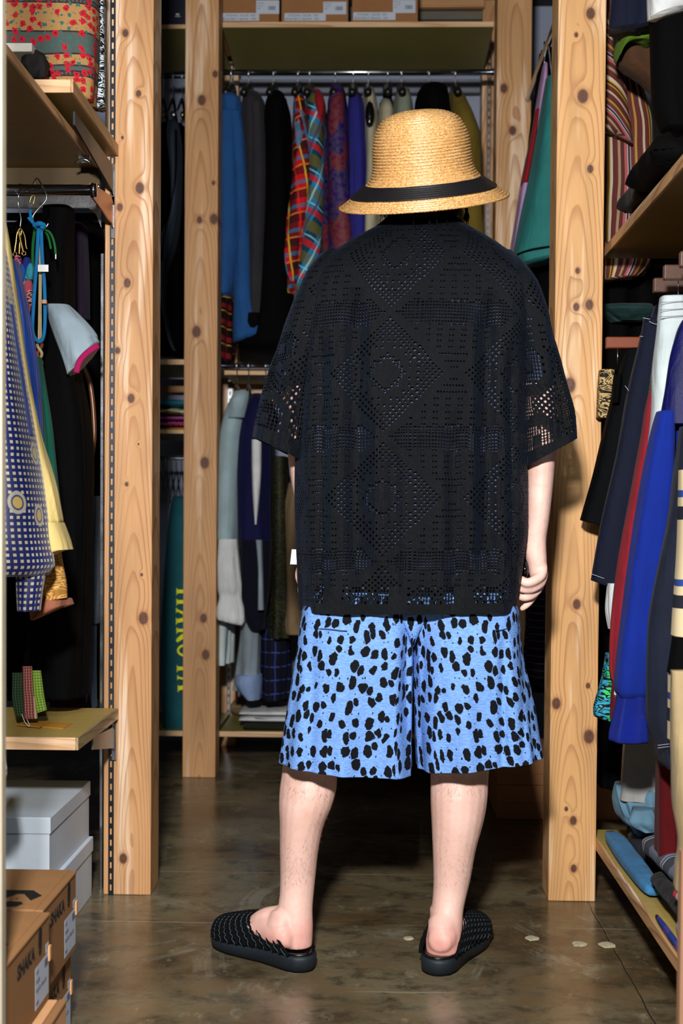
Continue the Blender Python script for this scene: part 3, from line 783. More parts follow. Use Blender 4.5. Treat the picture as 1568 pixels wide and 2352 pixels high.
for rows, cut in ((SL, 885), (SRr, 885)):
    rr_ = [r for r in rows if r[0] < cut]
    xl = 616 if rows is SL else 1195; xr = 735 if rows is SL else 1282
    rr_ = rr_[:-1]+[(cut-4, 640 if rows is SL else 1192, 728 if rows is SL else 1278, .075)]
    rr_ = [(a[0], a[1]+(10 if rows is SL else 0), a[2]-(0 if rows is SL else 10), a[3]) for a in rr_]
    under.part('sleeve', garment(rr_, YPP, n=40, m=24, p=.9, fold=.006, seed=2, shrink=.007, cap0=False, cap1=False), mu.m)

# ------------------------------------------------------------------ shorts
mh = Mat('spotted_seersucker', 0.85, 0.2); u, v, _ = mh.coord('UV'); X, Y_, Z = mh.coord()
nx = mh.noise(mh.vec(u, v), 45, 3)-0.5; ny = mh.noise(mh.vec(u+5, v), 45, 3)-0.5
uu = u + nx*0.016; vv_ = v*0.66 + ny*0.016
vo = mh.voro(mh.vec(uu, vv_), 47, 0.66)
thr = vo.col[0]*0.16 + 0.235
spot = (vo - thr).ss(0.03, 0.0)
bite = mh.voro(mh.vec(uu+0.007, vv_+.004), 44, 0.78)
vo2 = mh.voro(mh.vec(u+nx*0.01+3, v*0.6+ny*0.01), 95, 0.9); small = (vo2-0.10).ss(.02, 0)*vo2.col[1].gt(.72)*(vo.gt(.40))
pk = mh.noise(mh.vec(X*120, Y_*120, Z*420), 1.0, 3)
c = mh.mix(pk.ss(.3, .7), (104, 148, 220), (128, 172, 242)); c = mh.mix(spot.mx(small), c, (9, 11, 18)); mh.color(c)
mh.bump(pk, 0.0022, 0.9)
HV1 = [(840, 22, .006, 1400, 1800), (925, 9, .022, 1420, 1800), (905, 7, -.006, 1500, 1800), (720, 14, .010, 1420, 1800), (790, 18, -.010, 1500, 1800)]
HV2 = [(968, 9, .022, 1420, 1800), (992, 8, -.006, 1500, 1800), (1145, 10, .016, 1420, 1800), (1060, 20, -.010, 1500, 1800), (1190, 9, .010, 1500, 1800)]
sh = garment([(1325, 735, 948, .09), (1378, 708, 946, .118), (1402, 695, 946, .132), (1500, 682, 944, .142), (1600, 665, 941, .140), (1680, 651, 940, .138), (1738, 641, 940, .138, 1766)], YPP, n=140, m=60, p=.62, fold=.020, ff=1.4, seed=21, valleys=HV1, cap1=False, foldtop=.4)
sh.add(garment([(1325, 944, 1150, .09), (1378, 945, 1170, .118), (1402, 945, 1182, .132), (1500, 950, 1189, .142), (1600, 954, 1211, .140), (1680, 958, 1227, .138), (1755, 963, 1238, .138, 1728)], YPP, n=140, m=60, p=.62, fold=.020, ff=1.4, seed=33, valleys=HV2, cap1=False, foldtop=.4))
shorts = person.part('shorts', sh, mh.m, label='sky blue seersucker shorts with black animal spots', mods=[SOLID(.0015)])
st = Me()
st.add(garment([(1325, 860, 1030, .09), (1400, 890, 1000, .116), (1440, 925, 965, .122), (1475, 938, 950, .10)], YPP+.004, n=60, m=20, p=.6, fold=.004))
shorts.part('seat', st, mh.m)
pk_ = []
for (x0, x1, y) in ((688, 800, 1434), (1118, 1184, 1434)):
    pts = [W(x0+(x1-x0)*k/8, y+1.5*math.sin(k), YPP) for k in range(9)]
    for k, p in enumerate(pts):
        px = x0+(x1-x0)*k/8; cx = (691+946)/2 if x0 < 900 else (945+1184)/2; u_ = (px-cx)/125
        p.y = YPP-.142*max(0, 1-abs(u_)**2.4)**(.42)-.004
    shorts.part('pocket_seam', tube(pts, .0009, 5), plain((24, 40, 80), .8, name='dark_thread'))

# ------------------------------------------------------------------ straw hat
HB = W(975, 466, 2.715)       # centre of the brim plane
prof = [(.1765, 0), (.170, .004), (.158, .013), (.146, .0225), (.134, .032), (.122, .042), (.112, .054), (.1045, .066), (.099, .085), (.0975, .105), (.0965, .125), (.0945, .143), (.0900, .160), (.083, .175), (.074, .188), (.058, .1975), (.040, .203), (.020, .2055), (.004, .2062)]
def prof_at(t): return cr([Vector((r, h, 0)) for r, h in prof], t)
L = [0.0]; NS = 400; pp = [prof_at(k/NS) for k in range(NS+1)]
for k in range(NS): L.append(L[-1]+(pp[k+1]-pp[k]).length)
def at_len(s):
    k = 0
    lo, hi = 0, NS
    while lo < hi-1:
        mid = (lo+hi)//2
        if L[mid] <= s: lo = mid
        else: hi = mid
    f = (s-L[lo])/max(1e-9, L[lo+1]-L[lo]); return pp[lo].lerp(pp[min(lo+1, NS)], min(1, max(0, f)))
pitch = .0068; NR = int(L[-1]/pitch); SEG = 300
HM = Matrix.Translation(HB) @ Matrix.Rotation(math.radians(-4.9), 4, 'Y').inverted() @ Matrix.Rotation(math.radians(13.5), 4, 'X')
HM = Matrix.Translation(HB) @ Matrix.Rotation(math.radians(-5.0), 4, 'Y') @ Matrix.Rotation(math.radians(19.0), 4, 'X') @ Matrix.Diagonal((1, 1, .87, 1))
def hat_rings(s0, s1, off=0.0, amp=.0027, weave=.0010):
    rings = []; rnd = random.Random(2)
    k = 0; s = s0; sub = 4; n_ = int(round((s1-s0)/pitch))*sub
    for a in range(n_+1):
        base = s0+(s1-s0)*a/n_
        ring = []
        jit = 0.0009*noise.noise(Vector((a//sub*1.7, 0, 3)))
        for i in range(SEG):
            t = 2*math.pi*i/SEG - math.pi/2 + math.pi
            ss_ = min(L[-1]-1e-5, max(0, base + pitch*(i/SEG) + .0009*noise.noise(Vector((math.cos(t)*3, math.sin(t)*3, a//sub*.7)))))
            p = at_len(ss_); q = at_len(min(L[-1], ss_+.002)); tg = (q-p).normalized() if (q-p).length > 1e-9 else Vector((-1, 0, 0))
            nrm = Vector((tg.y, -tg.x, 0))
            ph = (a % sub)/sub
            b = amp*(math.sin(math.pi*ph)**.8 if ph > 0 else -.35) + off
            b += weave*(1 if (i + (a//sub)) % 2 == 0 else -1)*(0.5+0.5*math.sin(math.pi*ph)) + jit*.3
            b += .0005*noise.noise(Vector((i*.9, a*.9, 1)))
            r = p.x + nrm.x*b; hh = p.y + nrm.y*b
            wob = 1+.012*math.sin(2*t+1.0)*max(0, 1-p.y/.05)
            ring.append(HM @ Vector((r*wob*math.cos(t), r*wob*math.sin(t)*1.04, hh)))
        rings.append(ring)
    return rings
mstraw = Mat('golden_straw', 0.33, 0.85); X, Y_, Z = mstraw.coord(); v3 = mstraw.vec(X, Y_, Z)
s1_ = mstraw.noise(mstraw.vec(X*240, Y_*240, Z*420), 1.0, 3); s2_ = mstraw.noise(v3, 26, 3)
c = mstraw.mix(s1_.ss(.3, .7), (172, 116, 56), (238, 196, 136)); c = mstraw.mix(s2_.ss(.35, .7)*.4, c, (200, 148, 84)); mstraw.color(c)
mstraw.bump(s1_, 0.0012, 0.8); mstraw.rough(s1_*.2+.22)
hat = person.part('straw_hat', loft(hat_rings(0, L[-1]-.002), True, False, True), mstraw.m, label='golden straw bucket hat of braided rows', mods=[SOLID(.0016)])
mb = Mat('black_ribbon', 0.5, 0.4); X, Y_, Z = mb.coord(); mb.color(mb.mix(mb.noise(mb.vec(X, Y_, Z), 600, 2), (8, 8, 11), (22, 22, 28))); 
band = loft(hat_rings(.0335,   .0335+pitch*6, off=.0050, amp=.0012, weave=.0003), True, False, False)
hat.part('hat_band', band, mb.m, label='black braided hat band', mods=[SOLID(.0012)])

# ------------------------------------------------------------------ slippers
velvet = plain((5, 6, 7), 0.85, 0.15, name='black_braid', scale=300, bumpd=.0008)
slate = plain((56, 74, 86), 0.6, 0.35, name='slate_edge', scale=200)
rubber = plain((26, 35, 43), 0.55, 0.4, name='rubber_sole', scale=150)
leath = plain((12, 12, 14), 0.28, 0.5, name='black_leather', scale=60)
def outline(s, side):
    """half widths (left,right) of the sole at length fraction s; side=+1 when the big toe is on the right"""
    pr = [(0, 0.0), (.02, .018), (.06, .030), (.14, .037), (.28, .038), (.42, .040), (.58, .047), (.72, .051), (.84, .047), (.92, .038), (.975, .022), (1, 0.0)]
    for (a, wa), (b, wb) in zip(pr, pr[1:]):
        if s <= b:
            f = (s-a)/(b-a); f = f if a > 0 and b < 1 else math.sqrt(f) if a == 0 else 1-(1-math.sqrt(1-f)); 
            w = wa+(wb-wa)*f; break
    bend = .010*math.sin(math.pi*min(1, s*1.1))*side
    return -w+bend*.4, w+bend*.2
LEN = .280
def slipper(Fm, side, label):
    H, d, r = Fm; H = H-d*.012+(Vector((.018, -.006, 0)) if side == 1 else Vector((.002, 0, 0)))
    t = person.part('slipper', Me(), leath, label=label)
    N_ = 64
    def ringpts(z, grow):
        P = []
        ss = [0.5-0.5*math.cos(math.pi*k/(N_//2)) for k in range(N_//2+1)]
        for s in ss: P.append((s, outline(s, side)[1]+grow))
        for s in reversed(ss[1:-1]): P.append((s, outline(s, side)[0]-grow))
        out = []
        for s, w in P:
            sg = (s-.5)*(LEN+2*grow)+.5*LEN
            out.append(H+d*sg+r*w+Vector((0, 0, z if not callable(z) else z(s))))
        return out
    top = lambda s: .034-.012*max(0, s-.3)/.7
    arch = lambda s: .0045*math.exp(-((s-.45)/.1)**2)
    t.m = loft([ringpts(lambda s: top(s)-.004, -.002), ringpts(lambda s: top(s)+.001, -.001), ringpts(lambda s: top(s)+.0035, -.0015), ringpts(lambda s: top(s)+.0035, -.006), ringpts(lambda s: top(s)+.001, -.009)], True, True, True)
    t.part('sole', loft([ringpts(0.0035, -.003), ringpts(lambda s: .0045, .0005), ringpts(lambda s: top(s)-.008, .002), ringpts(lambda s: top(s)-.001, .0005)], True, True, True), rubber, label='thick slate grey rubber sole')
    t.part('outsole', loft([ringpts(0.0, -.004), ringpts(0.0, -.001), ringpts(.0042, -.0005)], True, True, True), velvet, label='black tread layer')
    # braided vamp: concentric arches
    def vamp(q, th, off=0.0):
        """q 0 at the opening, 1 at the toe; th 0..pi from right to left"""
        sO = .10+.29*math.sin(th)**.9; sT = .975
        s = sO+(sT-sO)*q
        l, rr2 = outline(min(s, .985), side)
        cx = (l+rr2)/2; hw = (rr2-l)/2+.0015
        ht = .060-.028*max(0, (s-.45)/.53)**1.5
        x = cx+hw*spow(math.cos(th), .8); zc = top(s)+ht*spow(math.sin(th), .75)
        nrm = Vector((math.cos(th), 0, math.sin(th)))
        return H+d*(s*LEN)+r*(x+nrm.x*off)+Vector((0, 0, zc+nrm.z*off))
    rings = [[vamp(q/14, math.pi*k/28) for k in range(29)] for q in range(15)]
    t.part('vamp', loft(rings, False), velvet, mods=[SOLID(.004)])
    A = Me(); B = Me()
    for c_ in range(12):
        q = c_/12.2
        nseg = 84
        pa = []; pb = []
        for k in range(nseg+1):
            th = math.pi*k/nseg; w = math.sin(k*1.2+c_)*.0011; w2 = math.cos(k*1.2+c_)*.0011
            pa.append(vamp(min(1, max(0, q+w*5)), th, .0028+w2*.5)); pb.append(vamp(min(1, max(0, q+.030-w*9)), th, .0034-w2))
        A.add(tube(pa, .0030, 6)); B.add(tube(pb, .0010, 5))
    t.part('cord', A, velvet); t.part('cord_edge', B, slate, label='slate grey zigzag cord lines')
slipper(FL, 1, 'left slip-on shoe turned outward, braided black vamp'); slipper(FR, -1, 'right slip-on shoe, braided black vamp seen from the heel')

# ------------------------------------------------------------------ held things
q = W(1203, 1308, 2.722)
single('black_case', 'small glossy black rounded object held in the curled right hand', 'case', ellip(q, .0105, .022, .0185, 24, 16), plain((6, 7, 8), 0.15, 0.5, name='gloss_black'))
A = W(666, 1296, 2.80); B = W(690, 1262, 2.80); A2 = W(672, 1262, 2.80)
single('white_card', 'white card held in the left hand, peeping out beside the shirt', 'card', prism([(A.x, A.z), (B.x+.05, A.z-.002), (B.x+.05, B.z), (A2.x-.002, B.z)], .0012, Matrix(((1, 0, 0, 0), (0, 0, 1, 2.80), (0, 1, 0, 0), (0, 0, 0, 1)))), plain((235, 240, 245), .4, name='white_paper'))
# ------------------------------------------------------------------ patterned fabrics
def uvmat(name, rough=.85, spec=.2):
    m = Mat(name, rough, spec); u, v, _ = m.coord('UV'); return m, u, v
def plaid(name, base, bands, tilt=0.0, rough=.85, psc=1.0):
    """bands: (direction, period, offset, width, colour, alpha)"""
    m, u, v = uvmat(name, rough); c = base
    a = u*math.cos(tilt)+v*math.sin(tilt); b = v*math.cos(tilt)-u*math.sin(tilt)
    nz = m.noise(m.vec(u, v), 12, 2)-.5; a = (a+nz*.012)/psc; b = (b+nz*.012)/psc
    cc = m.mix(0.0, base, base)
    for (d, per, off, w, col, al) in bands:
        q = ((a if d == 'u' else b)/per+off).fract()
        cc = m.mix((q-.5).abs().lt(w/2)*al, cc, col)
    m.color(cc); m.bump(m.noise(m.vec(u, v), 800, 2), .0004, .6); return m.m
red_plaid = plaid('red_plaid', (205, 22, 34), [('u', .060, .1, .40, (12, 16, 22), .75), ('v', .055, .4, .34, (12, 16, 22), .7), ('v', .055, .9, .16, (18, 110, 150), .75), ('u', .060, .35, .07, (220, 190, 50), .9), ('v', .055, .2, .07, (225, 120, 40), .9), ('u', .060, .8, .05, (225, 60, 40), .9), ('u', .120, .62, .14, (24, 130, 168), .8)], .25, psc=1.55)
teal_plaid = plaid('teal_plaid', (24, 132, 178), [('u', .072, .1, .42, (14, 18, 20), .8), ('v', .066, .3, .36, (104, 98, 30), .75), ('v', .066, .85, .2, (200, 26, 38), .85), ('u', .072, .7, .06, (170, 215, 225), .85), ('v', .066, .62, .05, (160, 210, 220), .8), ('u', .072, .42, .09, (80, 60, 90), .8)], -.45, psc=1.6)
navy_plaid = plaid('navy_plaid', (12, 14, 34), [('u', .05, .2, .08, (60, 80, 160), .7), ('v', .05, .2, .08, (70, 90, 170), .7), ('u', .05, .7, .3, (6, 6, 14), .7)])
dark_stripe = plaid('red_black_check', (14, 10, 12), [('v', .06, .2, .3, (150, 30, 36), .8), ('v', .06, .55, .08, (205, 160, 60), .8), ('u', .05, .3, .2, (120, 24, 30), .5)])
def paisley():
    m, u, v = uvmat('purple_paisley', .6, .3); vo = m.voro(m.vec(u*1.6, v), 17, .8)
    r = (vo*26.0 + m.noise(m.vec(u, v), 30, 3)*2.0)
    sw = (r.fract()-.5).abs().lt(.13)
    c = m.mix(m.noise(m.vec(u, v), 20, 3).ss(.4, .6), (26, 14, 92), (48, 16, 100)); c = m.mix(vo.col[1].gt(.62), c, (104, 14, 54))
    c = m.mix(sw*m.noise(m.vec(u, v), 60, 3).gt(.47)*.7, c, (128, 108, 44)); m.color(c); return m.m
paisley = paisley()
def vstripe(name, cols, per, wob=.01, rough=.8, dirn='u', tilt=0):
    m, u, v = uvmat(name, rough, .3); q = u if dirn == 'u' else v
    if tilt: q = u*math.cos(tilt)+v*math.sin(tilt)
    q = ((q+(m.noise(m.vec(u, v), 7, 2)-.5)*wob)/per).fract(); c = m.mix(0.0, cols[0][1], cols[0][1])
    for t, col in cols[1:]: c = m.mix(q.gt(t), c, col)
    m.color(c); m.bump(m.noise(m.vec(u, v), 800, 2), .0003, .5); return m.m
STR = [(0, (85, 34, 32)), (.12, (168, 152, 129)), (.17, (85, 34, 32)), (.27, (160, 119, 32)), (.31, (22, 16, 16)), (.34, (160, 119, 32)), (.37, (183, 170, 145)), (.44, (85, 34, 32)), (.56, (144, 118, 91)), (.62, (75, 27, 27)), (.70, (160, 78, 78)), (.76, (155, 147, 149)), (.79, (32, 21, 22)), (.83, (137, 134, 144)), (.86, (98, 41, 37)), (.95, (155, 122, 49))]
striped = vstripe('striped_cloth', STR, .115)
striped_d = vstripe('striped_cloth_bias', STR, .115, tilt=.9)
knit_stripe = vstripe('striped_knit', [(0, (214, 196, 156)), (.45, (28, 30, 44)), (.6, (214, 196, 156)), (.7, (40, 70, 140)), (.78, (214, 196, 156))], .16, dirn='v')
def gold_dots():
    m, u, v = uvmat('blue_gold_silk', .45, .45); f = 1/.0118
    a = (u*f).fract(); b = (v*f).fract(); d = (a-.5).abs().mx((b-.5).abs()).ss(.27, .21)
    vo = m.voro(m.vec(u, v*.8), 9, .6)
    rg = (vo-.13).abs().ss(.035, .015); inn = (vo-.115).ss(.02, 0.0)
    c = m.mix(d, (18, 32, 98), (196, 186, 156)); c = m.mix(inn, c, (40, 50, 110)); c = m.mix(rg, c, (176, 170, 156)); c = m.mix((vo-.07).ss(.02, .0), c, (196, 168, 92))
    m.color(c); m.sheen(.3); return m.m
gold_dots = gold_dots()
def floral():
    m, u, v = uvmat('block_printed_cloth', .9, .2); per = .16; q = (v/per).fract()
    grey = (74, 80, 76); cream = (158, 120, 74)
    c = m.mix(m.noise(m.vec(u, v), 160, 3).ss(.45, .6)*.6, grey, (64, 92, 90))
    c = m.mix(((q-.30).abs()).lt(.19), c, cream); c = m.mix(((q-.72).abs()).lt(.07), c, cream)
    for e in (.10, .50, .64, .80, .56):
        c = m.mix((q-e).abs().lt(.012), c, (50, 40, 42))
    c = m.mix((q-.53).abs().lt(.02)*((u*110.0).fract().gt(.5)), c, (70, 40, 40))
    v1 = m.voro(m.vec(u+m.noise(m.vec(u, v), 90, 2)*.016, v+m.noise(m.vec(u+4, v), 90, 2)*.012), 56, .7); fl = (v1-.36).ss(.05, 0)
    c = m.mix(fl*v1.col[0].gt(.42), c, (176, 24, 40)); c = m.mix((v1-.09).ss(.03, 0)*v1.col[0].gt(.42), c, (90, 20, 30))
    c = m.mix((v1-.20).ss(.04, 0)*v1.col[0].lt(.30), c, (48, 98, 92))
    lf = m.noise(m.vec(u, v), 130, 2).gt(.63); c = m.mix(lf*.7, c, (60, 90, 74)); m.color(c); m.bump(m.noise(m.vec(u, v), 700, 2), .0004, .6); return m.m
floral = floral()
def zebra(name, base, ink, green=None):
    m, u, v = uvmat(name, .7, .3); w = m.noise(m.vec(u*12, v*34), 1.6, 2, .5, 1.2)
    c = m.mix(0.0, base, base)
    if green: c = m.mix(m.noise(m.vec(u, v), 14, 1).gt(.58), c, green)
    q = (w*7.0).fract(); m.color(m.mix(((q-.5).abs()).lt(.24), c, ink)); return m.m
zeb = zebra('animal_print', (44, 158, 190), (8, 10, 14), (40, 200, 110))
camo = zebra('camouflage', (12, 14, 8), (46, 46, 16))
leo = zebra('leopard_cloth', (190, 160, 104), (24, 18, 16))
goldsk = zebra('gold_lame', (214, 168, 92), (160, 112, 50))
denim_l = fabric((36, 90, 156), .85, var=.12, name='blue_denim'); denim_d = fabric((24, 30, 48), .85, var=.35, name='dark_denim')
black = fabric((8, 8, 10), .85, name='black_cloth'); charcoal = fabric((52, 50, 56), .9, name='charcoal_cloth'); navy = fabric((14, 20, 44), .8, name='navy_cloth'); navy2 = fabric((10, 12, 66), .8, name='deep_navy')
aqua = fabric((206, 236, 248), .85, rib=2600, name='pale_aqua_mesh'); paleaq = fabric((224, 240, 244), .8, name='pale_aqua'); whitec = fabric((240, 244, 246), .85, name='white_cloth'); cream = fabric((206, 198, 168), .85, name='cream_cloth')
ltblue = fabric((150, 166, 178), .8, name='grey_blue_cloth'); mustard = fabric((126, 106, 36), .85, name='mustard_cloth'); violet = fabric((56, 56, 176), .85, name='violet_knit', rib=1800)
tealc = fabric((34, 104, 116), .8, name='teal_cloth'); seagreen = fabric((48, 138, 136), .7, name='sea_green_cloth'); pink = fabric((206, 164, 214), .7, name='lilac_cloth'); redc = fabric((166, 24, 34), .8, name='red_cloth')
crimson = fabric((158, 34, 48), .9, name='crimson_jersey', weave=1500); royal = fabric((10, 42, 150), .85, name='royal_jersey', weave=1500); satinb = fabric((4, 8, 84), .45, spec=.25, name='blue_satin'); trouserw = fabric((224, 238, 242), .6, name='white_nylon')
tan = fabric((196, 172, 128), .85, name='tan_cloth'); brownw = fabric((84, 56, 38), .98, weave=300, name='brown_wool', bumpd=.002); lime = fabric((86, 124, 26), .8, name='green_cloth'); khaki = fabric((150, 124, 92), .9, name='khaki_cloth')
maroon = fabric((96, 8, 16), .9, name='maroon_cloth'); greyw = fabric((168, 168, 166), .7, name='grey_nylon'); jeanl = fabric((110, 152, 178), .9, var=.3, name='washed_denim'); yellowc = fabric((232, 206, 132), .6, name='yellow_silk'); bluesat = fabric((20, 74, 176), .4, spec=.5, name='bright_blue_satin')
greenc = fabric((18, 96, 78), .85, name='green_wool'); darkolive = fabric((38, 40, 24), .9, name='dark_olive'); purpled = fabric((40, 24, 52), .9, name='shaded_purple'); greyd = fabric((78, 86, 98), .9, name='shaded_grey'); sky = fabric((70, 140, 196), .95, name='sky_fleece'); palet = fabric((122, 168, 178), .9, name='pale_teal')  # purpled and greyd: left bay shade is put into these darkened colours
G1, G2, G3, G4 = 'garments on the upper back rail', 'garments on the lower back rail', 'garments on the right rail', 'garments in the left bay'
hang_m = plain((16, 14, 14), .35, .5, name='black_hanger'); hang_w = plain((74, 48, 36), .4, .4, name='brown_hanger_wood')

def hanger(label, px, py, ymid, zrod, rr, mat=hang_m, drop=.05, wide=.19, group='hangers on the back rails', thick=.009):
    """hanger over a rail that runs along x: hook over the rail, arms spread along y"""
    x = W(px, py, ymid).x; R_ = rr+.003
    t = Thing('coat_hanger', label, 'hanger', group)
    hook = [(x, ymid+R_*math.cos(a), zrod+R_*math.sin(a)) for a in [math.radians(q) for q in range(-20, 200, 20)]]
    hook += [(x, ymid-R_*.7, zrod-R_*1.2), (x, ymid, zrod-R_*2.2), (x, ymid, zrod-drop)]
    t.part('hook', tube(hook, .0019, 6), chrome)
    z0 = zrod-drop
    t.part('shoulders', tube([(x, ymid-wide, z0-.075), (x, ymid-wide*.5, z0-.035), (x, ymid, z0), (x, ymid+wide*.5, z0-.035), (x, ymid+wide, z0-.075)], [thick*.8, thick, thick*1.15, thick, thick*.8], 10, 16), mat)
    return t
def hung(label, cat, parts, name=None, Y=YR-.02, group=None, dep=.19, **kw):
    t = Thing(name or cat.replace(' ', '_'), label, cat, group)
    for pr in parts:
        nm, rows, mat = pr[:3]; k = dict(kw); k['dep'] = dep
        if len(pr) > 3: k.update(pr[3])
        yy = k.pop('Y', Y); k.setdefault('seed', len(THINGS)*1.37+len(t.parts)); k.setdefault('n', 44); k.setdefault('m', 34)
        mods = k.pop('mods', []); lb = k.pop('lab', None)
        t.part(nm, garment(rows, yy, **k), mat, mods=mods, label=lb)
    return t
# ---- upper back rail, left to right
F_ = dict(fold=.028, ff=2.4)
hung('blue denim jacket on the upper rail beside the middle post', 'jacket', [
    ('body', [(236, 505, 545, .10), (262, 500, 556, .17), (320, 499, 562), (420, 498, 566), (560, 498, 572), (690, 498, 548)], denim_l, F_),
    ('sleeve', [(240, 528, 552, .05), (300, 528, 563, .06), (420, 534, 572, .07), (560, 538, 580, .07), (690, 538, 586, .07), (740, 536, 604, .07), (788, 536, 609, .06, 766)], denim_l, dict(Y=YR-.15, fold=.010, ff=2.5)),
    ('collar', [(222, 512, 545, .05), (236, 508, 555, .07), (262, 512, 556, .06)], denim_l, dict(Y=YR-.16))], group=G1)
hung('red and black checked shirt tail under the denim jacket', 'shirt', [('body', [(690, 500, 536, .10), (740, 500, 534), (835, 504, 528)], dark_stripe, F_)], group=G1)
hung('charcoal grey jacket with dark cuff, right of the denim jacket', 'jacket', [
    ('body', [(222, 565, 596, .08), (250, 560, 608, .16), (330, 558, 612), (450, 562, 613), (600, 570, 610)], charcoal, F_),
    ('sleeve', [(240, 575, 604, .05), (400, 578, 612, .06), (560, 575, 609, .06), (722, 573, 602, .05)], charcoal, dict(Y=YR-.16)),
    ('cuff', [(722, 566, 600, .05), (740, 564, 599, .05), (756, 570, 592, .04)], black, dict(Y=YR-.17))], group=G1)
hung('long black coat between the charcoal jacket and the red plaid shirt', 'coat', [('body', [(228, 622, 650, .08), (255, 612, 664, .17), (420, 608, 672), (560, 606, 680), (700, 590, 690), (800, 556, 690)], black, F_)], group=G1)
hung('red plaid shirt hanging on the upper rail', 'shirt', [
    ('body', [(232, 680, 698, .06), (250, 676, 704, .15), (350, 673, 712), (450, 672, 710), (560, 662, 708), (640, 656, 690), (690, 660, 685)], red_plaid, dict(fold=.016, ff=2.5)),
    ('sleeve', [(260, 676, 700, .04), (400, 675, 716, .05), (520, 662, 700, .05), (590, 650, 690, .05), (650, 660, 678, .04)], red_plaid, dict(Y=YR-.16, fold=.012))], group=G1)
hung('teal and red plaid shirt right of the all-red plaid one', 'shirt', [
    ('body', [(218, 708, 738, .07), (245, 702, 746, .15), (350, 704, 750), (450, 704, 750), (560, 690, 748), (640, 680, 740), (700, 676, 720)], teal_plaid, dict(fold=.016, ff=2.5)),
    ('collar', [(220, 722, 742, .04), (245, 724, 747, .06), (275, 730, 744, .04)], redc, dict(Y=YR-.15))], group=G1)
hung('purple paisley shirt on the upper rail', 'shirt', [('body', [(203, 764, 784, .06), (225, 757, 793, .14), (300, 750, 801), (450, 748, 808), (620, 744, 820), (700, 740, 820)], paisley, F_)], group=G1)
hung('violet blue knitted top right of the purple paisley shirt', 'top', [('body', [(234, 806, 826, .07), (250, 801, 834, .15), (400, 802, 842), (600, 800, 845)], violet, F_)], group=G1)
hung('pale beige garment left of the hat crown, dark pendant in front', 'blouse', [('body', [(220, 838, 858, .07), (240, 835, 864, .15), (400, 838, 868), (620, 830, 870)], cream, F_)], group=G1)
t = Thing('pendant', 'glossy black drop pendant hanging before the pale beige garment', 'pendant')
q = W(849, 262, YR-.23); t.part('drop', ellip(q, .017, .012, .045, 16, 10, .1), plain((10, 10, 12), .12, .6, name='jet')); t.part('cord', tube([q+Vector((0, 0, .03)), (q.x, YR-.05, ZR_UP-.06)], .001, 5), black)
hung('cream shirt just left of the hat crown', 'shirt', [('body', [(250, 876, 898, .07), (268, 870, 905, .15), (450, 868, 912), (600, 865, 915)], cream, F_)], group=G1)
hung('pale grey green shirt showing above the left of the hat', 'shirt', [('body', [(226, 914, 936, .07), (244, 903, 948, .15), (450, 900, 955), (600, 900, 958)], fabric((150, 160, 142), .85, name='grey_green_cloth'), F_)], group=G1)
hung('black jacket with wide shoulders right above the hat', 'jacket', [('body', [(201, 985, 1005, .06), (215, 970, 1018, .12), (248, 955, 1030), (450, 950, 1035), (600, 950, 1035)], black, F_)], group=G1)
hung('mustard brown coat right of the hat crown', 'coat', [('body', [(216, 1036, 1056, .07), (240, 1030, 1068, .13), (300, 1030, 1088), (350, 1030, 1100), (440, 1040, 1098), (520, 1046, 1100), (570, 1050, 1107), (620, 1056, 1106)], mustard, F_)], group=G1)
for px, lb in ((531, 'black hanger of the denim jacket, leftmost on the upper rail'), (571, 'black hanger of the charcoal jacket'), (628, 'black hanger of the long black coat'), (684, 'black hanger of the red plaid shirt'), (711, 'black hanger of the teal plaid shirt'), (770, 'hanger of the purple paisley shirt'), (811, 'black hanger of the violet top'), (846, 'hanger of the pale beige garment'), (890, 'black hanger of the cream shirt by the hat'), (922, 'black hanger of the grey green shirt'), (985, 'hanger of the black jacket above the hat'), (1045, 'black hanger of the mustard coat, rightmost on the upper rail')):
    hanger(lb, px, 166, YR, ZR_UP, .0105, drop=.062, thick=.017)

# ---- lower back rail
Y2 = 4.80
hung('pale aqua mesh shirt with a hanging white sleeve', 'shirt', [
    ('body', [(902, 545, 568, .06), (930, 528, 574, .14), (990, 512, 566), (1080, 506, 556), (1245, 502, 548)], aqua, dict(fold=.008, ff=2.4)),
    ('sleeve', [(1238, 502, 545, .05), (1300, 500, 550, .06), (1345, 500, 556, .06), (1370, 503, 556, .05), (1395, 496, 562, .06), (1408, 494, 563, .065, 1424), (1420, 498, 558, .055, 1436)], whitec, dict(Y=Y2-.16, fold=.008, lab='white hanging sleeve with open cuff')),
    ('collar', [(900, 540, 572, .05), (922, 530, 570, .07), (960, 526, 560, .05)], aqua, dict(Y=Y2-.14)),
    ('shirt_tail', [(1245, 503, 545), (1430, 503, 534, .1), (1522, 503, 530, .1)], paleaq, F_)], Y=Y2, group=G2, dep=.16)
hung('deep navy coat right of the pale aqua shirt', 'coat', [
    ('body', [(906, 580, 606, .06), (940, 566, 622, .14), (1020, 548, 624), (1150, 550, 625), (1262, 552, 628)], navy2, F_),
    ('sleeve', [(1240, 553, 625, .07), (1330, 552, 622, .07), (1400, 556, 614, .06), (1445, 575, 608, .05)], fabric((8, 8, 30), .9, name='midnight_cloth'), dict(Y=Y2-.12)),
    ('lapel', [(1010, 578, 600, .02), (1060, 578, 600, .025), (1130, 580, 596, .02), (1205, 585, 589, .012)], whitec, dict(Y=Y2-.175, lab='white lapel')),
    ('lining', [(1240, 588, 602, .03), (1320, 594, 604, .03), (1400, 594, 606, .03)], ltblue, dict(Y=Y2-.20))], Y=Y2, group=G2, dep=.16)
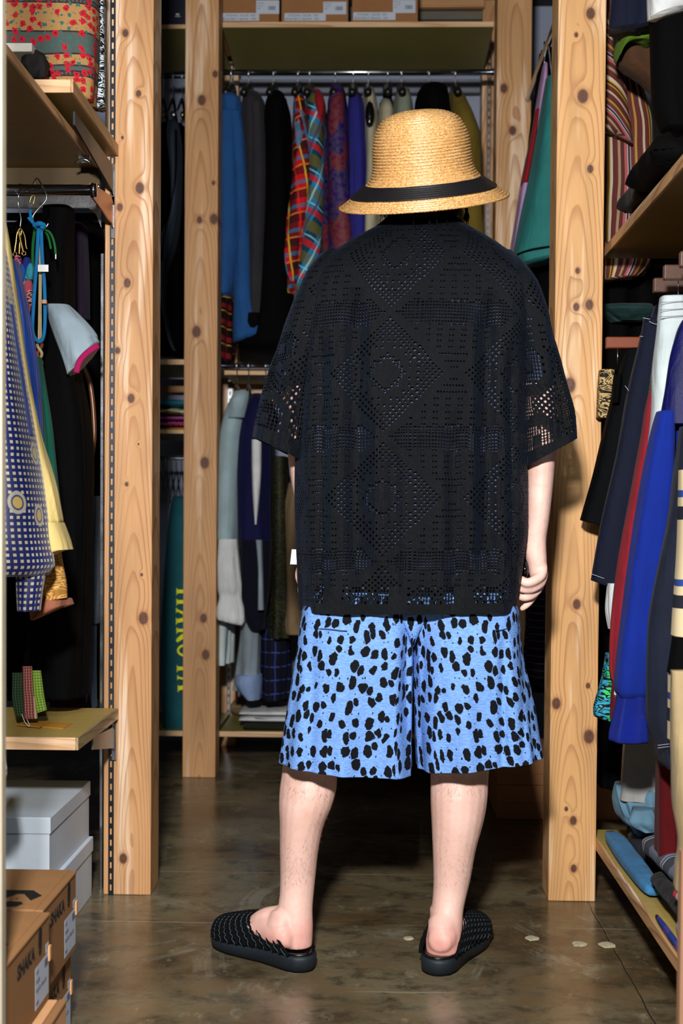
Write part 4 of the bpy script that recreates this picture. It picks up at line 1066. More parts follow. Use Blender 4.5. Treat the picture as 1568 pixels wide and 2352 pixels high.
hung('light grey trousers with pale blue turned cuffs', 'trousers', [
    ('leg', [(1380, 560, 600, .1), (1450, 556, 602), (1540, 546, 602), (1580, 540, 602)], ltblue, F_),
    ('cuff', [(1545, 543, 604, .11), (1562, 539, 604, .12), (1600, 566, 602, .11)], fabric((150, 176, 222), .8, name='pale_blue_cuff'), dict(Y=Y2-.02))], Y=Y2, group=G2, dep=.12)
hung('dark camouflage garment behind the shirt hem', 'jacket', [('body', [(1050, 628, 660, .1), (1250, 628, 664), (1460, 622, 668)], camo, F_)], Y=Y2, group=G2, dep=.14)
hung('tan trousers with a dark hem left of the lower shirt edge', 'trousers', [('leg', [(1110, 668, 700, .1), (1200, 660, 700), (1330, 664, 700), (1438, 668, 700), (1452, 672, 700)], khaki, F_)], Y=Y2-.02, group=G2, dep=.12)
hung('navy plaid skirt low behind the shorts', 'skirt', [('body', [(1440, 604, 662, .1), (1520, 603, 664), (1600, 604, 660)], navy_plaid, F_)], Y=Y2+.02, group=G2, dep=.12)
hung('dark blue garment beside the grey trousers', 'skirt', [('body', [(1250, 600, 640, .1), (1450, 598, 632), (1600, 600, 634)], navy, F_)], Y=Y2+.1, group=G2, dep=.12)
for px, lb in ((544, 'shiny hanger of the pale aqua shirt'), (571, 'shiny hanger of the navy coat'), (610, 'shiny hanger beside the navy coat')):
    hanger(lb, px, 841, Y2, ZR_LO, .009, mat=chrome, drop=.075, wide=.13, thick=.006)
# dark garments hidden by the person fill the lower rail
for k, (a, b, mt, lb) in enumerate([(1205, 1262, black, 'black garment behind the right forearm'), (700, 760, charcoal, 'charcoal garment behind the person, lower rail'), (770, 850, black, 'black garment behind the person, lower rail'), (860, 930, navy, 'navy garment behind the person, lower rail'), (940, 1010, black, 'second black garment behind the person'), (1020, 1090, charcoal, 'second charcoal garment behind the person')]):
    hung(lb, 'garment', [('body', [(905, a+12, b-12, .08), (940, a, b), (1300, a, b), (1580, a-3, b+3)], mt, F_)], Y=Y2+.02, dep=.15)
# ---- folded things on the low back shelf
def folded(label, px0, px1, ytop, ybot, Y, dep, mat, cat='folded cloth', layers=1, group=None, name='folded_cloth', slump=.004):
    A = W(px0, ytop, Y); B = W(px1, ybot, Y); t = Thing(name, label, cat, group)
    for k in range(layers):
        z1 = A.z-(A.z-B.z)*k/layers; z0 = A.z-(A.z-B.z)*(k+1)/layers; rings = []
        hz = (z1-z0)/2; xc = (A.x+B.x)/2; hx = abs(B.x-A.x)/2
        n = 40
        for a in range(21):
            v = a/20; yy = Y+dep*v; e = min(1, math.sin(math.pi*min(max(v, .02), .98))*2.2)**.5; ring = []
            for i in range(n):
                t2 = 2*math.pi*i/n; cx, sy = spow(math.cos(t2), .45), spow(math.sin(t2), .7)
                nz = noise.noise(Vector((cx*2.5+k*7+xc*9, v*3, hz*50)))*slump
                ring.append(Vector((xc+cx*hx*(.97+.03*e)+nz, yy, (z0+z1)/2+sy*hz*.96*e+(nz if sy > 0 else 0))))
            rings.append(ring)
        t.part('fold', loft(rings), mat)
    return t
folded('white folded cloths in two layers on the lowest back shelf', 548, 700, 1632, 1662, YS0+.03, .3, whitec, layers=2)
folded('dark folded cloth under the white ones on the lowest back shelf', 556, 720, 1662, 1682, YS0+.02, .32, darkolive)
folded('khaki folded heap behind the white cloths on the lowest back shelf', 528, 760, 1604, 1650, YS0+.34, .12, khaki, slump=.012)
folded('teal and blue folded cloth on top of the small back shelf stack', 340, 436, 915, 934, YS0+.02, .3, fabric((40, 128, 150), .8, name='teal_fold'))
folded('olive and white folded cloth, second from the top of the stack', 340, 436, 935, 952, YS0+.02, .3, vstripe('mixed_fold', [(0, (120, 126, 84)), (.4, (214, 204, 176)), (.7, (30, 26, 30)), (.85, (190, 70, 30))], .12))
folded('lilac pink folded cloth in the middle of the small stack', 340, 436, 954, 965, YS0+.01, .3, fabric((196, 96, 170), .8, name='pink_fold'))
folded('magenta patterned folded cloth low in the small stack', 340, 436, 965, 980, YS0+.01, .3, plaid('magenta_print', (150, 20, 80), [('u', .02, .2, .3, (200, 120, 180), .7), ('v', .016, .2, .3, (60, 20, 90), .6)]))
folded('orange yellow folded cloth at the bottom of the small stack', 340, 436, 980, 989, YS0+.01, .3, fabric((214, 150, 20), .8, name='orange_fold'))
# ---- left of the middle post
hung('grey blue dress with a thin black strap left of the middle post', 'dress', [
    ('body', [(282, 385, 408, .04), (330, 388, 414, .08), (400, 396, 414), (480, 398, 412), (560, 372, 402), (620, 368, 384, .06), (700, 372, 380, .04), (780, 386, 394, .03), (806, 397, 405, .02)], fabric((78, 96, 116), .6, spec=.4, name='slate_satin'), dict(fold=.012, ff=3)),
    ('strap', [(300, 402, 406, .02), (420, 400, 404, .02), (520, 380, 385, .02), (600, 368, 373, .02)], black, dict(Y=YR-.10, n=10))], Y=YR-.03, group=G1, dep=.08)
hung('black garment behind the grey blue dress', 'garment', [('body', [(290, 366, 424, .06), (420, 364, 424), (700, 364, 424), (815, 364, 424)], black, F_)], Y=YR+.12, dep=.08)
for k, px in enumerate((376, 398, 419)):
    t = hanger(['brass ball hanger, leftmost of three left of the middle post', 'silver ball hanger in the middle of three left of the middle post', 'brass ball hanger beside the middle post'][k], px, 166, YR, ZR_UP-.012, .0105, drop=.09, wide=.12, thick=.005)
    q = W(px, 263, YR-.13); t.part('ball', ellip(q, .009 if k != 1 else .014, .009, .012, 16, 10), plain((150, 140, 96) if k != 1 else (170, 176, 184), .25, .5, 1.0, name='ball_metal'))
for k, px in enumerate((368, 381, 393, 405, 417)):
    hanger('thin wire hanger above the teal trousers, '+['leftmost of five', 'second of five from the left', 'middle one of five', 'fourth of five from the left', 'rightmost of five'][k], px, 1055, YR, ZR_LL, .006, mat=steel, drop=.05, wide=.10, group='empty wire hangers', thick=.0022)
tt = hung('teal trousers with yellow lettering left of the middle post', 'trousers', [('leg', [(1140, 398, 440, .06), (1180, 393, 440, .10), (1260, 386, 446), (1400, 377, 446), (1500, 374, 446), (1600, 376, 446), (1640, 380, 446), (1672, 378, 444, .10, 1680)], tealc, dict(fold=.006, ff=1.6, p=.6))], Y=YR-.06, dep=.12)
ym = plain((240, 246, 30), .7, name='yellow_print')
def slab(name, polys, y, dz=.0012):
    m = Me()
    for P in polys:
        pts = [W(px, py, y) for px, py in P]; M = Matrix(((1, 0, 0, 0), (0, 0, 1, y), (0, 1, 0, 0), (0, 0, 0, 1)))
        m.add(prism([(p.x, p.z) for p in pts], dz, M))
    m.smooth = False; return m
def stem(y0, y1, x0=406, x1=440):
    return [(x0-1, y0-4), (x0+2, y0), (x1, y0+1), (x1, y1-1), (x0+2, y1), (x0-1, y1+5), (x0-1, y0-4)][:6]
yl = YR-.06-.130
tt.part('letter', slab('h', [stem(1354, 1363), stem(1378, 1387), [(424, 1362), (430, 1362), (430, 1379), (424, 1379)]], yl), ym)
tt.part('letter', slab('a', [[(404, 1395), (407, 1399), (436, 1412), (440, 1416), (440, 1420), (434, 1418), (407, 1405), (404, 1409)], [(404, 1418), (407, 1422), (440, 1414), (440, 1424), (407, 1431), (404, 1436)], [(420, 1404), (423, 1405), (423, 1424), (420, 1426)]], yl), ym)
tt.part('letter', slab('r', [stem(1444, 1452), [(424, 1452), (430, 1452), (426, 1464), (407, 1476), (404, 1472), (406, 1466)]], yl), ym)
cpts = [(428+22*math.cos(math.radians(a)), 1494+15*math.sin(math.radians(a))) for a in range(80, 281, 20)]; cin = [(429+18*math.cos(math.radians(a)), 1494+10*math.sin(math.radians(a))) for a in range(280, 79, -20)]
tt.part('letter', slab('c', [cpts[i:i+2]+cin[9-i:11-i] for i in range(10)], yl), ym)
tt.part('letter', slab('i', [stem(1531, 1540, 407)], yl), ym)
tt.part('letter', slab('a', [[(407, 1550), (410, 1554), (440, 1562), (440, 1566), (410, 1559), (407, 1563)], [(408, 1573), (411, 1576), (440, 1570), (440, 1580), (411, 1586), (408, 1591)]], yl), ym)
single('navy_box', 'dark navy box with a small white mark, top left of the middle post', 'box', box(xx(362, 0, YS0+.02), xx(430, 0, YS0+.02), YS0+.02, YS0+.3, zz(50, YS0)-.007, zz(-60, YS0), .003), plain((10, 12, 40), .5, name='navy_card'))
THINGS[-1].parts[0].part('mark', slab('m', [[(403, 31), (412, 31), (411, 35), (404, 35)], [(402, 37), (414, 37), (414, 38.5), (402, 38.5)]], YS0+.019), plain((200, 200, 205), .6))

# ---- between the right posts
hung('lilac garment edge between the right posts', 'dress', [('body', [(150, 1246, 1256, .03), (185, 1240, 1256, .05), (300, 1221, 1238), (420, 1196, 1218), (520, 1180, 1200), (600, 1168, 1190)], pink, dict(p=.9)), ('hanger_hook', [(96, 1248, 1252, .004), (150, 1248, 1252, .004)], chrome, dict(n=10, m=4, fold=0)), ('red_panel', [(255, 1229, 1238, .03), (340, 1213, 1226, .05), (424, 1196, 1210, .05)], redc, dict(Y=4.12))], Y=4.15, dep=.06)
hung('sea green skirt with a black piped hem between the right posts', 'skirt', [
    ('body', [(180, 1254, 1290, .04), (300, 1236, 1290), (420, 1215, 1288), (520, 1195, 1290), (590, 1180, 1290, .09, 572)], seagreen, dict(fold=.012, ff=2.4)),
    ('hanger_hook', [(96, 1256, 1260, .004), (182, 1266, 1270, .004)], chrome, dict(n=10, m=4, fold=0)), ('piping', [(590, 1180, 1291, .092, 572), (595, 1180, 1291, .092, 577)], black, dict(fold=.012, ff=2.4, m=3)),
    ('hem', [(595, 1180, 1291, .09, 577), (613, 1186, 1291, .09, 590)], seagreen, dict(fold=.012, ff=2.4, m=5))], Y=4.05, dep=.09)
hung('black garment behind the lilac and sea green ones', 'garment', [('body', [(120, 1240, 1300, .05), (400, 1215, 1300), (700, 1216, 1300), (1300, 1216, 1300)], black, F_)], Y=4.3, dep=.07)
hung('dark skirt with a dotted purple hem by the right post', 'skirt', [('body', [(1250, 1214, 1300, .06), (1540, 1212, 1300), (1562, 1212, 1300)], plaid('dot_hem', (14, 12, 20), [('v', .02, .1, .12, (120, 90, 150), .6), ('u', .008, .1, .2, (8, 8, 10), 1)]), F_)], Y=3.75, dep=.08)
t = Thing('clothes_rail', 'hidden rail between the two right posts carrying lilac and green garments', 'clothes rail')
zq = zz(110, 4.1, 1250); t.part('tube', tube([(xx(1255, 110, 4.1), 3.28, zq), (xx(1255, 110, 4.1), 4.6, zq)], .01, 12), chrome)
kb = plain((178, 124, 82), .85, name='kraft_board', scale=12)
cA = W(1142, 1863, 4.02); cB = W(1142, 1803, 4.02)
for lb, z0, z1, gx in (('plain brown carton on the floor behind the right post, lower of two', 0.0, cB.z, 0), ('plain brown carton on top of the other behind the right post', cB.z+.001, cB.z+.09, .0)):
    t = Thing('carton', lb, 'box'); t.part('body', box(cA.x, cA.x+.42, 4.02, 4.35, z0, z1-.03, .002), kb); t.part('lid', box(cA.x-.002, cA.x+.422, 4.017, 4.353, z1-.055, z1, .002), kb)

# ---- left bay foreground
t = hung('blue silk garment with gold dots and paisleys at the left edge', 'jacket', [
    ('body', [(560, -60, 6, .03), (700, -60, 27, .05), (850, -60, 50, .07), (1000, -60, 74, .08), (1150, -60, 98, .08), (1240, -60, 108, .08), (1300, -60, 116, .07), (1322, -60, 100, .06)], gold_dots, dict(fold=.02, ff=1.2, p=.6)),
    ('cuff', [(1318, 40, 104, .03), (1360, 44, 96, .03), (1402, 46, 90, .03)], gold_dots, dict(p=.8)),
    ('piping', [(700, 25, 28, .012), (850, 48, 51, .012), (1000, 72, 75, .012)], bluesat, dict(n=12))], Y=2.50, group=G4)
t = hung('yellow silk lining and cuff edge beside the gold dotted blue garment', 'shirt', [
    ('body', [(470, -30, 5, .01), (560, -10, 22, .014), (700, 20, 42, .014), (860, 44, 66, .014), (1000, 68, 94, .02), (1100, 80, 122, .03), (1200, 100, 141, .04)], yellowc, dict(p=.8, fold=.008)),
    ('cuff', [(1200, 104, 143, .04), (1240, 112, 156, .045), (1262, 118, 161, .045), (1278, 116, 140, .04, 1262)], yellowc, dict(p=.8))], Y=2.56, group=G4)
hung('bright blue satin garment behind the yellow silk', 'shirt', [('body', [(600, 20, 40, .03), (700, 36, 62, .03), (850, 56, 86, .04), (960, 70, 94, .04), (1100, 80, 96, .04)], bluesat, F_)], Y=2.64, dep=.04, group=G4)
hung('dark green garment edge behind the yellow silk', 'coat', [('body', [(820, 74, 92, .03), (950, 78, 112, .04), (1050, 80, 124, .04), (1190, 90, 138, .04)], greenc, F_)], Y=2.72, dep=.04, group=G4)
hung('gold patterned hem under the yellow silk cuff', 'skirt', [('body', [(1240, 96, 136, .04), (1330, 96, 150, .05), (1380, 100, 153, .05, 1372)], goldsk, F_), ('border', [(1376, 78, 158, .05), (1398, 78, 160, .05, 1388), (1422, 80, 130, .05, 1400)], fabric((176, 110, 84), .8, name='rose_brown'), F_)], Y=2.66, dep=.05, group=G4)
single('magenta_tag', 'small magenta cloth corner under the blue dotted garment', 'cloth', garment([(1368, 84, 98, .01), (1396, 86, 96, .01)], 2.60, n=12, m=4), fabric((200, 20, 80), .7, name='magenta'))
hung('black coat hanging deep in the left bay', 'coat', [('body', [(480, 100, 168, .05), (700, 92, 165, .08), (1000, 84, 200), (1300, 84, 205), (1600, 70, 200)], black, F_)], Y=3.05, dep=.07, group=G4)
hung('white T-shirt sleeve with a pink striped cuff in the left bay', 'shirt', [
    ('body', [(702, 108, 160, .03), (740, 116, 200, .05), (780, 130, 222, .05, 768), (820, 145, 224, .05, 778), (862, 160, 228, .05, 786)], fabric((166, 186, 200), .85, name='cool_white'), dict(fold=.006)),
    ], Y=2.98, dep=.05, group=G4)
ct = tube([W(x, y, 2.93) for x, y in ((175, 856), (182, 832), (198, 812), (226, 793))], .007, 10, 12, flat=.6); THINGS[-1].part('cuff_stripe', ct, fabric((170, 20, 90), .8, name='pink_trim'))
hung('dim purple garment behind the left clothes rail', 'dress', [('body', [(500, 168, 192, .04), (620, 166, 194), (730, 168, 192)], purpled, F_)], Y=3.3, dep=.05, group=G4)
hung('grey shirt deep in the left bay beside the steel upright', 'shirt', [('body', [(1140, 216, 232, .04), (1200, 208, 230), (1290, 197, 226), (1400, 196, 222), (1432, 198, 220)], greyd, F_), ('lower', [(1425, 200, 220, .04), (1540, 200, 214), (1628, 202, 212)], fabric((88, 104, 130), .9, name='blue_grey'), F_)], Y=3.35, dep=.05, group=G4)
hung('dark red garment low in the left bay', 'skirt', [('body', [(1440, 120, 190, .05), (1560, 115, 198), (1640, 112, 204)], fabric((50, 6, 10), .9, name='shaded_maroon'), F_)], Y=3.32, dep=.05, group=G4)  # red darkened in the colour itself to stand for shade deep in the bay
single('bronze_belt', 'thin dark bronze leather piece hanging behind the white T-shirt', 'belt', tube([W(x, y, 3.2) for x, y in ((186, 830), (206, 880), (214, 940), (216, 1000), (210, 1050))], .006, 10, 20), plain((96, 56, 28), .3, .5, name='bronze_leather'))
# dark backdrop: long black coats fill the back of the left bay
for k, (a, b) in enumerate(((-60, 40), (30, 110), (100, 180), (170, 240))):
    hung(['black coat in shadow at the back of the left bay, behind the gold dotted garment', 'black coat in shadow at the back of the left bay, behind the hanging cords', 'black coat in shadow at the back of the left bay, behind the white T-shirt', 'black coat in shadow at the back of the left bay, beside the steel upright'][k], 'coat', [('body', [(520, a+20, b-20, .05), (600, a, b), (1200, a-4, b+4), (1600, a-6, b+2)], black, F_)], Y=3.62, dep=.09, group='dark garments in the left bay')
hung('black and white printed cloth behind the upper left shelf', 'cloth', [('body', [(-60, 212, 236, .02), (150, 212, 238), (250, 210, 238)], zebra('mono_print', (196, 206, 214), (10, 10, 14)), F_)], Y=2.935, dep=.02)
hung('block printed cloth with red flowers above the upper left shelf', 'cloth', [('body', [(-60, 20, 228, .03), (60, 10, 224, .05), (150, 20, 220, .05), (240, 60, 216, .05)], floral, dict(fold=.03, ff=1.0, p=.6, n=90, m=50))], Y=2.86, dep=.05)
single('black_bag', 'round black bundle on the upper left shelf in front of the printed cloth', 'bag', ellip(W(78, 152, 2.74), .030, .03, .032, 24, 16, .25, 3), plain((20, 16, 14), .5, name='black_fur', scale=200, bumpd=.003))
A = W(40, 98, 2.70)
single('white_packet', 'flat white packet on the upper left shelf', 'packet', box(A.x-.03, A.x+.03, 2.70, 2.78, A.z-.018, A.z, .002), plain((190, 186, 176), .6, name='off_white'))

# hooks, cords and leather laces on the left rail
def swing(label, cat, name, parts):
    t = Thing(name, label, cat)
    for nm, pts, r, mat, *rest in parts:
        t.part(nm, tube([W(*p) for p in pts], r, 8, rest[0] if rest else 24, flat=rest[1] if len(rest) > 1 else 1.0), mat)
    return t
brass = plain((190, 160, 96), .3, .5, 1.0, name='brass'); bluec = fabric((20, 128, 196), .7, name='blue_cord'); greenl = fabric((20, 110, 50), .7, name='green_lace'); sand = fabric((206, 186, 140), .7, name='sand_cord'); lea = plain((126, 62, 34), .5, name='brown_leather')
YH = 2.88
swing('plain S-shaped steel hook at the left end of the rail', 'hook', 's_hook', [('wire', [(40, 446, YH), (36, 432, 2.90), (44, 424, 2.915), (52, 426, 2.92), (44, 440, YH-.01), (42, 470, YH-.01), (48, 500, YH-.01), (46, 522, YH-.01)], .0016, chrome, 40)])
swing('large steel S-shaped hook holding the blue cord', 'hook', 's_hook', [('wire', [(76, 424, 2.915), (84, 410, 2.90), (92, 418, YH-.01), (106, 446, YH-.02), (104, 462, YH-.02), (84, 484, YH-.02), (75, 500, YH-.02), (80, 522, YH-.02), (94, 530, YH-.02), (104, 524, YH-.02), (111, 513, YH-.02)], .0018, chrome, 60), ('second_wire', [(68, 466, YH), (72, 452, YH), (80, 450, YH), (76, 470, YH)], .0015, brass)])
swing('brass fish-hook clasps hanging from the left hook', 'clasp', 'brass_clasp', [('clasp', [(47, 524, YH-.015), (40, 534, YH-.015), (36, 560, YH-.015), (33, 582, YH-.015)], .0022, brass), ('clasp', [(47, 524, YH-.012), (56, 540, YH-.012), (60, 566, YH-.012), (62, 572, YH-.012)], .0018, brass), ('clasp', [(43, 530, YH-.02), (48, 556, YH-.02), (54, 580, YH-.02)], .0026, brass), ('clasp', [(50, 526, YH-.01), (46, 552, YH-.01), (44, 584, YH-.01)], .0022, brass)] )
for px, py in ((34, 584), (55, 582)):
    THINGS[-1].part('eyelet', tube([W(px+4.5*math.cos(a), py+4.5*math.sin(a), YH-.018) for a in [math.radians(30*q) for q in range(13)]], .0016, 6), brass)
swing('bright blue flat cord knotted on the large steel hook', 'cord', 'blue_cord', [('loop', [(88, 524, YH-.03), (84, 600, YH-.03), (77, 700, YH-.03), (75, 760, YH-.03), (86, 783, YH-.03), (98, 778, YH-.03), (103, 740, YH-.03), (102, 660, YH-.03), (97, 590, YH-.03), (94, 524, YH-.03)], .0042, bluec, 60, .5), ('knot', [(78, 518, YH-.035), (90, 514, YH-.04), (101, 518, YH-.035), (94, 524, YH-.035)], .0055, bluec), ('tail', [(80, 516, YH-.03), (72, 508, YH-.03), (65, 500, YH-.03)], .0035, bluec), ('tail', [(76, 512, YH-.028), (70, 494, YH-.028), (70, 482, YH-.028)], .0035, bluec)])
swing('dark green shoelace hanging over the hook', 'lace', 'green_lace', [('lace', [(84, 524, YH-.005), (98, 526, YH-.01), (110, 542, YH-.01), (117, 572, YH-.01)], .0028, greenl), ('lace', [(96, 526, YH-.015), (114, 534, YH-.02), (124, 556, YH-.02), (128, 584, YH-.02)], .0028, greenl), ('lace', [(80, 526, YH), (76, 560, YH), (75, 600, YH), (77, 640, YH)], .0035, greenl), ('tip', [(128, 582, YH-.02), (128, 595, YH-.02)], .0016, whitec)])
t = swing('sand cord ending in a braided brown leather strap', 'strap', 'braided_strap', [('cord', [(92, 524, YH-.02), (91, 650, YH-.02), (89, 782, YH-.02)], .0026, sand), ('cord', [(96, 524, YH-.02), (94, 650, YH-.02), (94, 782, YH-.02)], .0020, sand), ('strand', [(91+5*math.sin(k*.9), 782+k*6, YH-.02-.003*math.cos(k*.9)) for k in range(16)], .0036, lea, 60), ('strand', [(91-5*math.sin(k*.9), 782+k*6, YH-.02+.003*math.cos(k*.9)) for k in range(16)], .0036, sand, 60), ('tail', [(91, 872, YH-.02), (97, 900, YH-.02), (98, 960, YH-.02), (100, 1010, YH-.02)], .0024, lea), ('tail', [(93, 872, YH-.018), (101, 905, YH-.018), (103, 935, YH-.018)], .0020, sand), ('clip', [(102, 944, YH-.02), (106, 960, YH-.02), (111, 972, YH-.02), (108, 982, YH-.02), (102, 978, YH-.02)], .0016, chrome)])
t.part('tag', box(*(lambda a, b: (a.x, b.x, YH-.045, YH-.0435, b.z, a.z))(W(87, 608, YH-.045), W(111, 624, YH-.045)), 0), plain((235, 236, 232), .6), label='small white paper tag')
t.part('slider', box(*(lambda a, b: (a.x, b.x, YH-.045, YH-.035, b.z, a.z))(W(96, 688, YH-.045), W(106, 697, YH-.045)), .001), plain((200, 144, 110), .5, name='pink_leather'), label='pinkish leather slider')
# rag charm strap of knotted cloth
t = Thing('rag_strap', 'strap of knotted multicoloured rags beside the blue cord', 'strap'); rg = random.Random(4)
colsr = [(206, 96, 120), (30, 50, 150), (40, 90, 170), (60, 170, 190), (190, 80, 100), (96, 130, 60), (205, 130, 110)]
for k, (px, py) in enumerate([(42, 602), (62, 606), (52, 622), (58, 640), (66, 655), (50, 650), (70, 680), (62, 700), (60, 725), (66, 750), (70, 620), (44, 622)]):
    col = colsr[k % 7]; t.part('rag', garment([(py-14, px-5, px+5, .008), (py, px-9, px+9, .014), (py+16, px-8, px+7, .012), (py+24, px-4, px+5, .008)], YH-.02-.002*(k % 3), n=20, m=10, fold=.008, ff=8, seed=k), fabric(col, .9, name='rag') if k % 3 else zebra('rag_print%d' % k, col, (20, 24, 60)))
# black cords and woven straps hanging above the low shelf
t = Thing('woven_strap', 'bundle of woven straps, lime green one in front, above the low left shelf', 'strap')
for (rows, mt, lb) in [([(1540, 74, 94, .006), (1600, 78, 102, .008), (1638, 84, 108, .008, 1630)], plaid('lime_weave', (104, 150, 40), [('u', .006, .2, .4, (190, 200, 120), .6), ('v', .006, .2, .4, (60, 100, 20), .6)]), 'lime green woven strap'),
        ([(1530, 52, 74, .006), (1600, 54, 80, .008), (1650, 56, 84, .008)], plaid('rose_weave', (120, 52, 62), [('u', .006, .2, .4, (180, 140, 110), .6), ('v', .006, .2, .3, (60, 24, 30), .6)]), 'dark rose woven strap'),
        ([(1545, 28, 54, .006), (1600, 28, 56, .008), (1645, 36, 58, .008)], plaid('green_weave', (20, 44, 26), [('u', .006, .2, .4, (70, 90, 60), .5), ('v', .006, .2, .3, (10, 16, 12), .6)]), 'dark green woven strap'),
        ([(1600, 76, 84, .006), (1650, 80, 86, .006)], sand, 'sand strap edge')]:
    t.part('strap', garment(rows, 2.86, n=24, m=16, fold=.003), mt, label=lb)
t.part('hanging_cord', tube([W(70, 1440, 2.9), W(72, 1490, 2.88), W(66, 1530, 2.87)], .004, 8, 12), black); t.part('hanging_cord', tube([W(100, 1410, 2.9), W(102, 1470, 2.88), W(84, 1540, 2.87)], .002, 8, 12), black)
t.part('thread', tube([W(50, 1640, 2.84), W(58, 1660, 2.83), W(68, 1668, 2.83), W(62, 1652, 2.84)], .0007, 5, 20), whitec)
env = plain((178, 124, 36), .7, name='ochre_paper')
for k, (a, b, lb) in enumerate((((60, 1651), (152, 1660), 'ochre paper envelope in front of the woven straps on the low shelf'), ((30, 1655), (98, 1668), 'second ochre envelope further left under the straps'))):
    p0 = W(a[0], a[1], 2.84); p1 = W(b[0], b[1], 2.84)
    single('envelope', lb, 'envelope', prism([(p0.x, 2.86), (p0.x+.01, 2.93), (p1.x, 2.90), (p1.x-.004, 2.83)], .0016, Matrix.Translation((0, 0, ZS3+.0004+.002*k))), env)
hung('white printed garment corner at the left edge below the low shelf', 'shirt', [('body', [(1620, -30, 3, .02), (1700, -30, 9, .03), (1780, -30, 24, .03), (1796, -30, 15, .03)], zebra('white_print', (214, 218, 220), (160, 150, 160)), F_)], Y=2.3, dep=.03)

t = Thing('clothes_rail', 'high rail of the left bay carrying the block printed cloth', 'clothes rail')
zq = W(100, -66, 2.86).z; t.part('tube', tube([(-1.5, 2.9, zq), (W(240, -60, 2.9).x, 2.9, zq)], .0125, 12), darksteel)
for Yq, zq, lb in ((3.30, W(180, 498, 3.3).z, 'rail deep in the left bay carrying the dim purple garment'), (3.62, W(100, 518, 3.62).z, 'furthest rail in the left bay carrying black coats')):
    t = Thing('clothes_rail', lb, 'clothes rail'); t.part('tube', tube([(-1.74, Yq, zq), (-.70, Yq, zq)], .01, 12), darksteel)
# ------------------------------------------------------------------ right bay
hung('striped brown and gold shirt hanging behind the upper right shelf', 'shirt', [
    ('body', [(-60, 1380, 1450, .04), (150, 1378, 1462, .06), (300, 1378, 1500), (420, 1378, 1500), (560, 1376, 1488), (640, 1376, 1482, .06, 632)], striped, dict(fold=.03, ff=1.6)),
    ('sleeve', [(40, 1378, 1420, .03), (120, 1376, 1424, .04), (200, 1376, 1436, .04), (290, 1376, 1450, .04, 330)], striped_d, dict(Y=3.36, fold=.014, ff=2))], Y=3.44, dep=.06, group=G3)
hung('striped cloth with dark hem just under the upper right shelf', 'skirt', [('body', [(560, 1376, 1500, .04), (600, 1376, 1500), (644, 1378, 1470, .04, 636)], striped, dict(fold=.03, ff=2))], Y=3.36, dep=.04, group=G3)
hung('navy garment hem at the top right', 'coat', [('body', [(-80, 1412, 1500, .05), (40, 1410, 1495), (72, 1409, 1490)], navy, F_)], Y=3.05, dep=.05, group=G3)
hung('green garment under the navy hem at the top right', 'top', [('body', [(20, 1418, 1500, .04), (80, 1419, 1500), (100, 1419, 1482), (132, 1421, 1440, .03, 90)], lime, F_)], Y=3.12, dep=.04, group=G3)
hung('grey and brown wool coat at the top right', 'coat', [('body', [(40, 1404, 1568, .04), (120, 1414, 1600), (150, 1418, 1600), (190, 1480, 1600), (250, 1534, 1640), (320, 1556, 1640)], brownw, F_), ('inner_face', [(-60, 1400, 1416, .02), (60, 1406, 1418, .02), (148, 1416, 1424, .02)], greyw, dict(n=16))], Y=3.2, dep=.05, group=G3)
hung('white and black garment in the top right corner', 'shirt', [('body', [(-80, 1488, 1640, .04), (0, 1489, 1640), (44, 1491, 1640, .04, 6)], whitec, dict(p=.6)), ('black_panel', [(-40, 1487, 1640, .03), (40, 1492, 1640), (240, 1500, 1640), (300, 1520, 1640)], black, dict(Y=2.92))], Y=2.86, dep=.05, group=G3)
folded('dark folded clothing on the far end of the upper right shelf', 1460, 1540, 395, 450, 2.9, .2, fabric((16, 20, 24), .9, name='ink_cloth'), slump=.02)
folded('black folded clothing nearer on the upper right shelf', 1500, 1620, 300, 380, 2.55, .25, black, slump=.02)

t = Thing('clothes_rail', 'high rail of the right bay carrying the striped and wool garments', 'clothes rail')
t.part('tube', tube([(.64, 1.7, 2.25), (.64, 3.5, 2.25)], .0125, 12), darksteel)
# hangers with wooden clips on a rail that runs away from the camera
XQ = .80
ZRR = zz(575, 2.7, 1560)
t = Thing('clothes_rail', 'rail in the right bay that carries the trousers', 'clothes rail')
t.part('tube', tube([(XQ, 1.6, ZRR), (XQ, 3.25, ZRR)], .0125, 16), darksteel)
def clip(label, px0, px1, py0, py1, Y, mat=hang_w):
    A = W(px0, py0, Y); B = W(px1, py1, Y); t = Thing('clip_hanger', label, 'hanger', 'wooden clip hangers on the right rail')
    t.part('bar', box(A.x, A.x+.26, Y-.009, Y-.0005, B.z, A.z, .003), mat); t.part('bar', box(A.x, A.x+.26, Y+.0005, Y+.009, B.z, A.z, .003), mat)
    t.part('hook', tube([(XQ, Y, A.z), (XQ, Y, ZRR-.02), (XQ-.014, Y, ZRR-.004), (XQ-.010, Y, ZRR+.014), (XQ, Y, ZRR+.0165), (XQ+.012, Y, ZRR+.012), (XQ+.015, Y, ZRR)], .0018, 6, 30), chrome)
clip('reddish wooden clip bar of the black skirt', 1391, 1460, 774, 801, 3.08, plain((120, 52, 20), .4, name='red_brown_wood'))
clip('brown wooden clip bar above the white trousers, lower of the stepped ones', 1500, 1568, 639, 673, 2.76)
clip('brown wooden clip bar above the white trousers, higher one', 1523, 1600, 609, 644, 2.60)
clip('brown wooden clip bar at the right edge, highest of all', 1560, 1640, 578, 615, 2.44)
for px, Yc in ((1418, 3.07), (1557, 2.70)):
    A = W(px, 640 if px > 1500 else 800, Yc); B = W(px, 684 if px > 1500 else 835, Yc)
    THINGS[-4 if px < 1500 else -3].part('clip_wire', tube([A, B], .0012, 6), chrome)
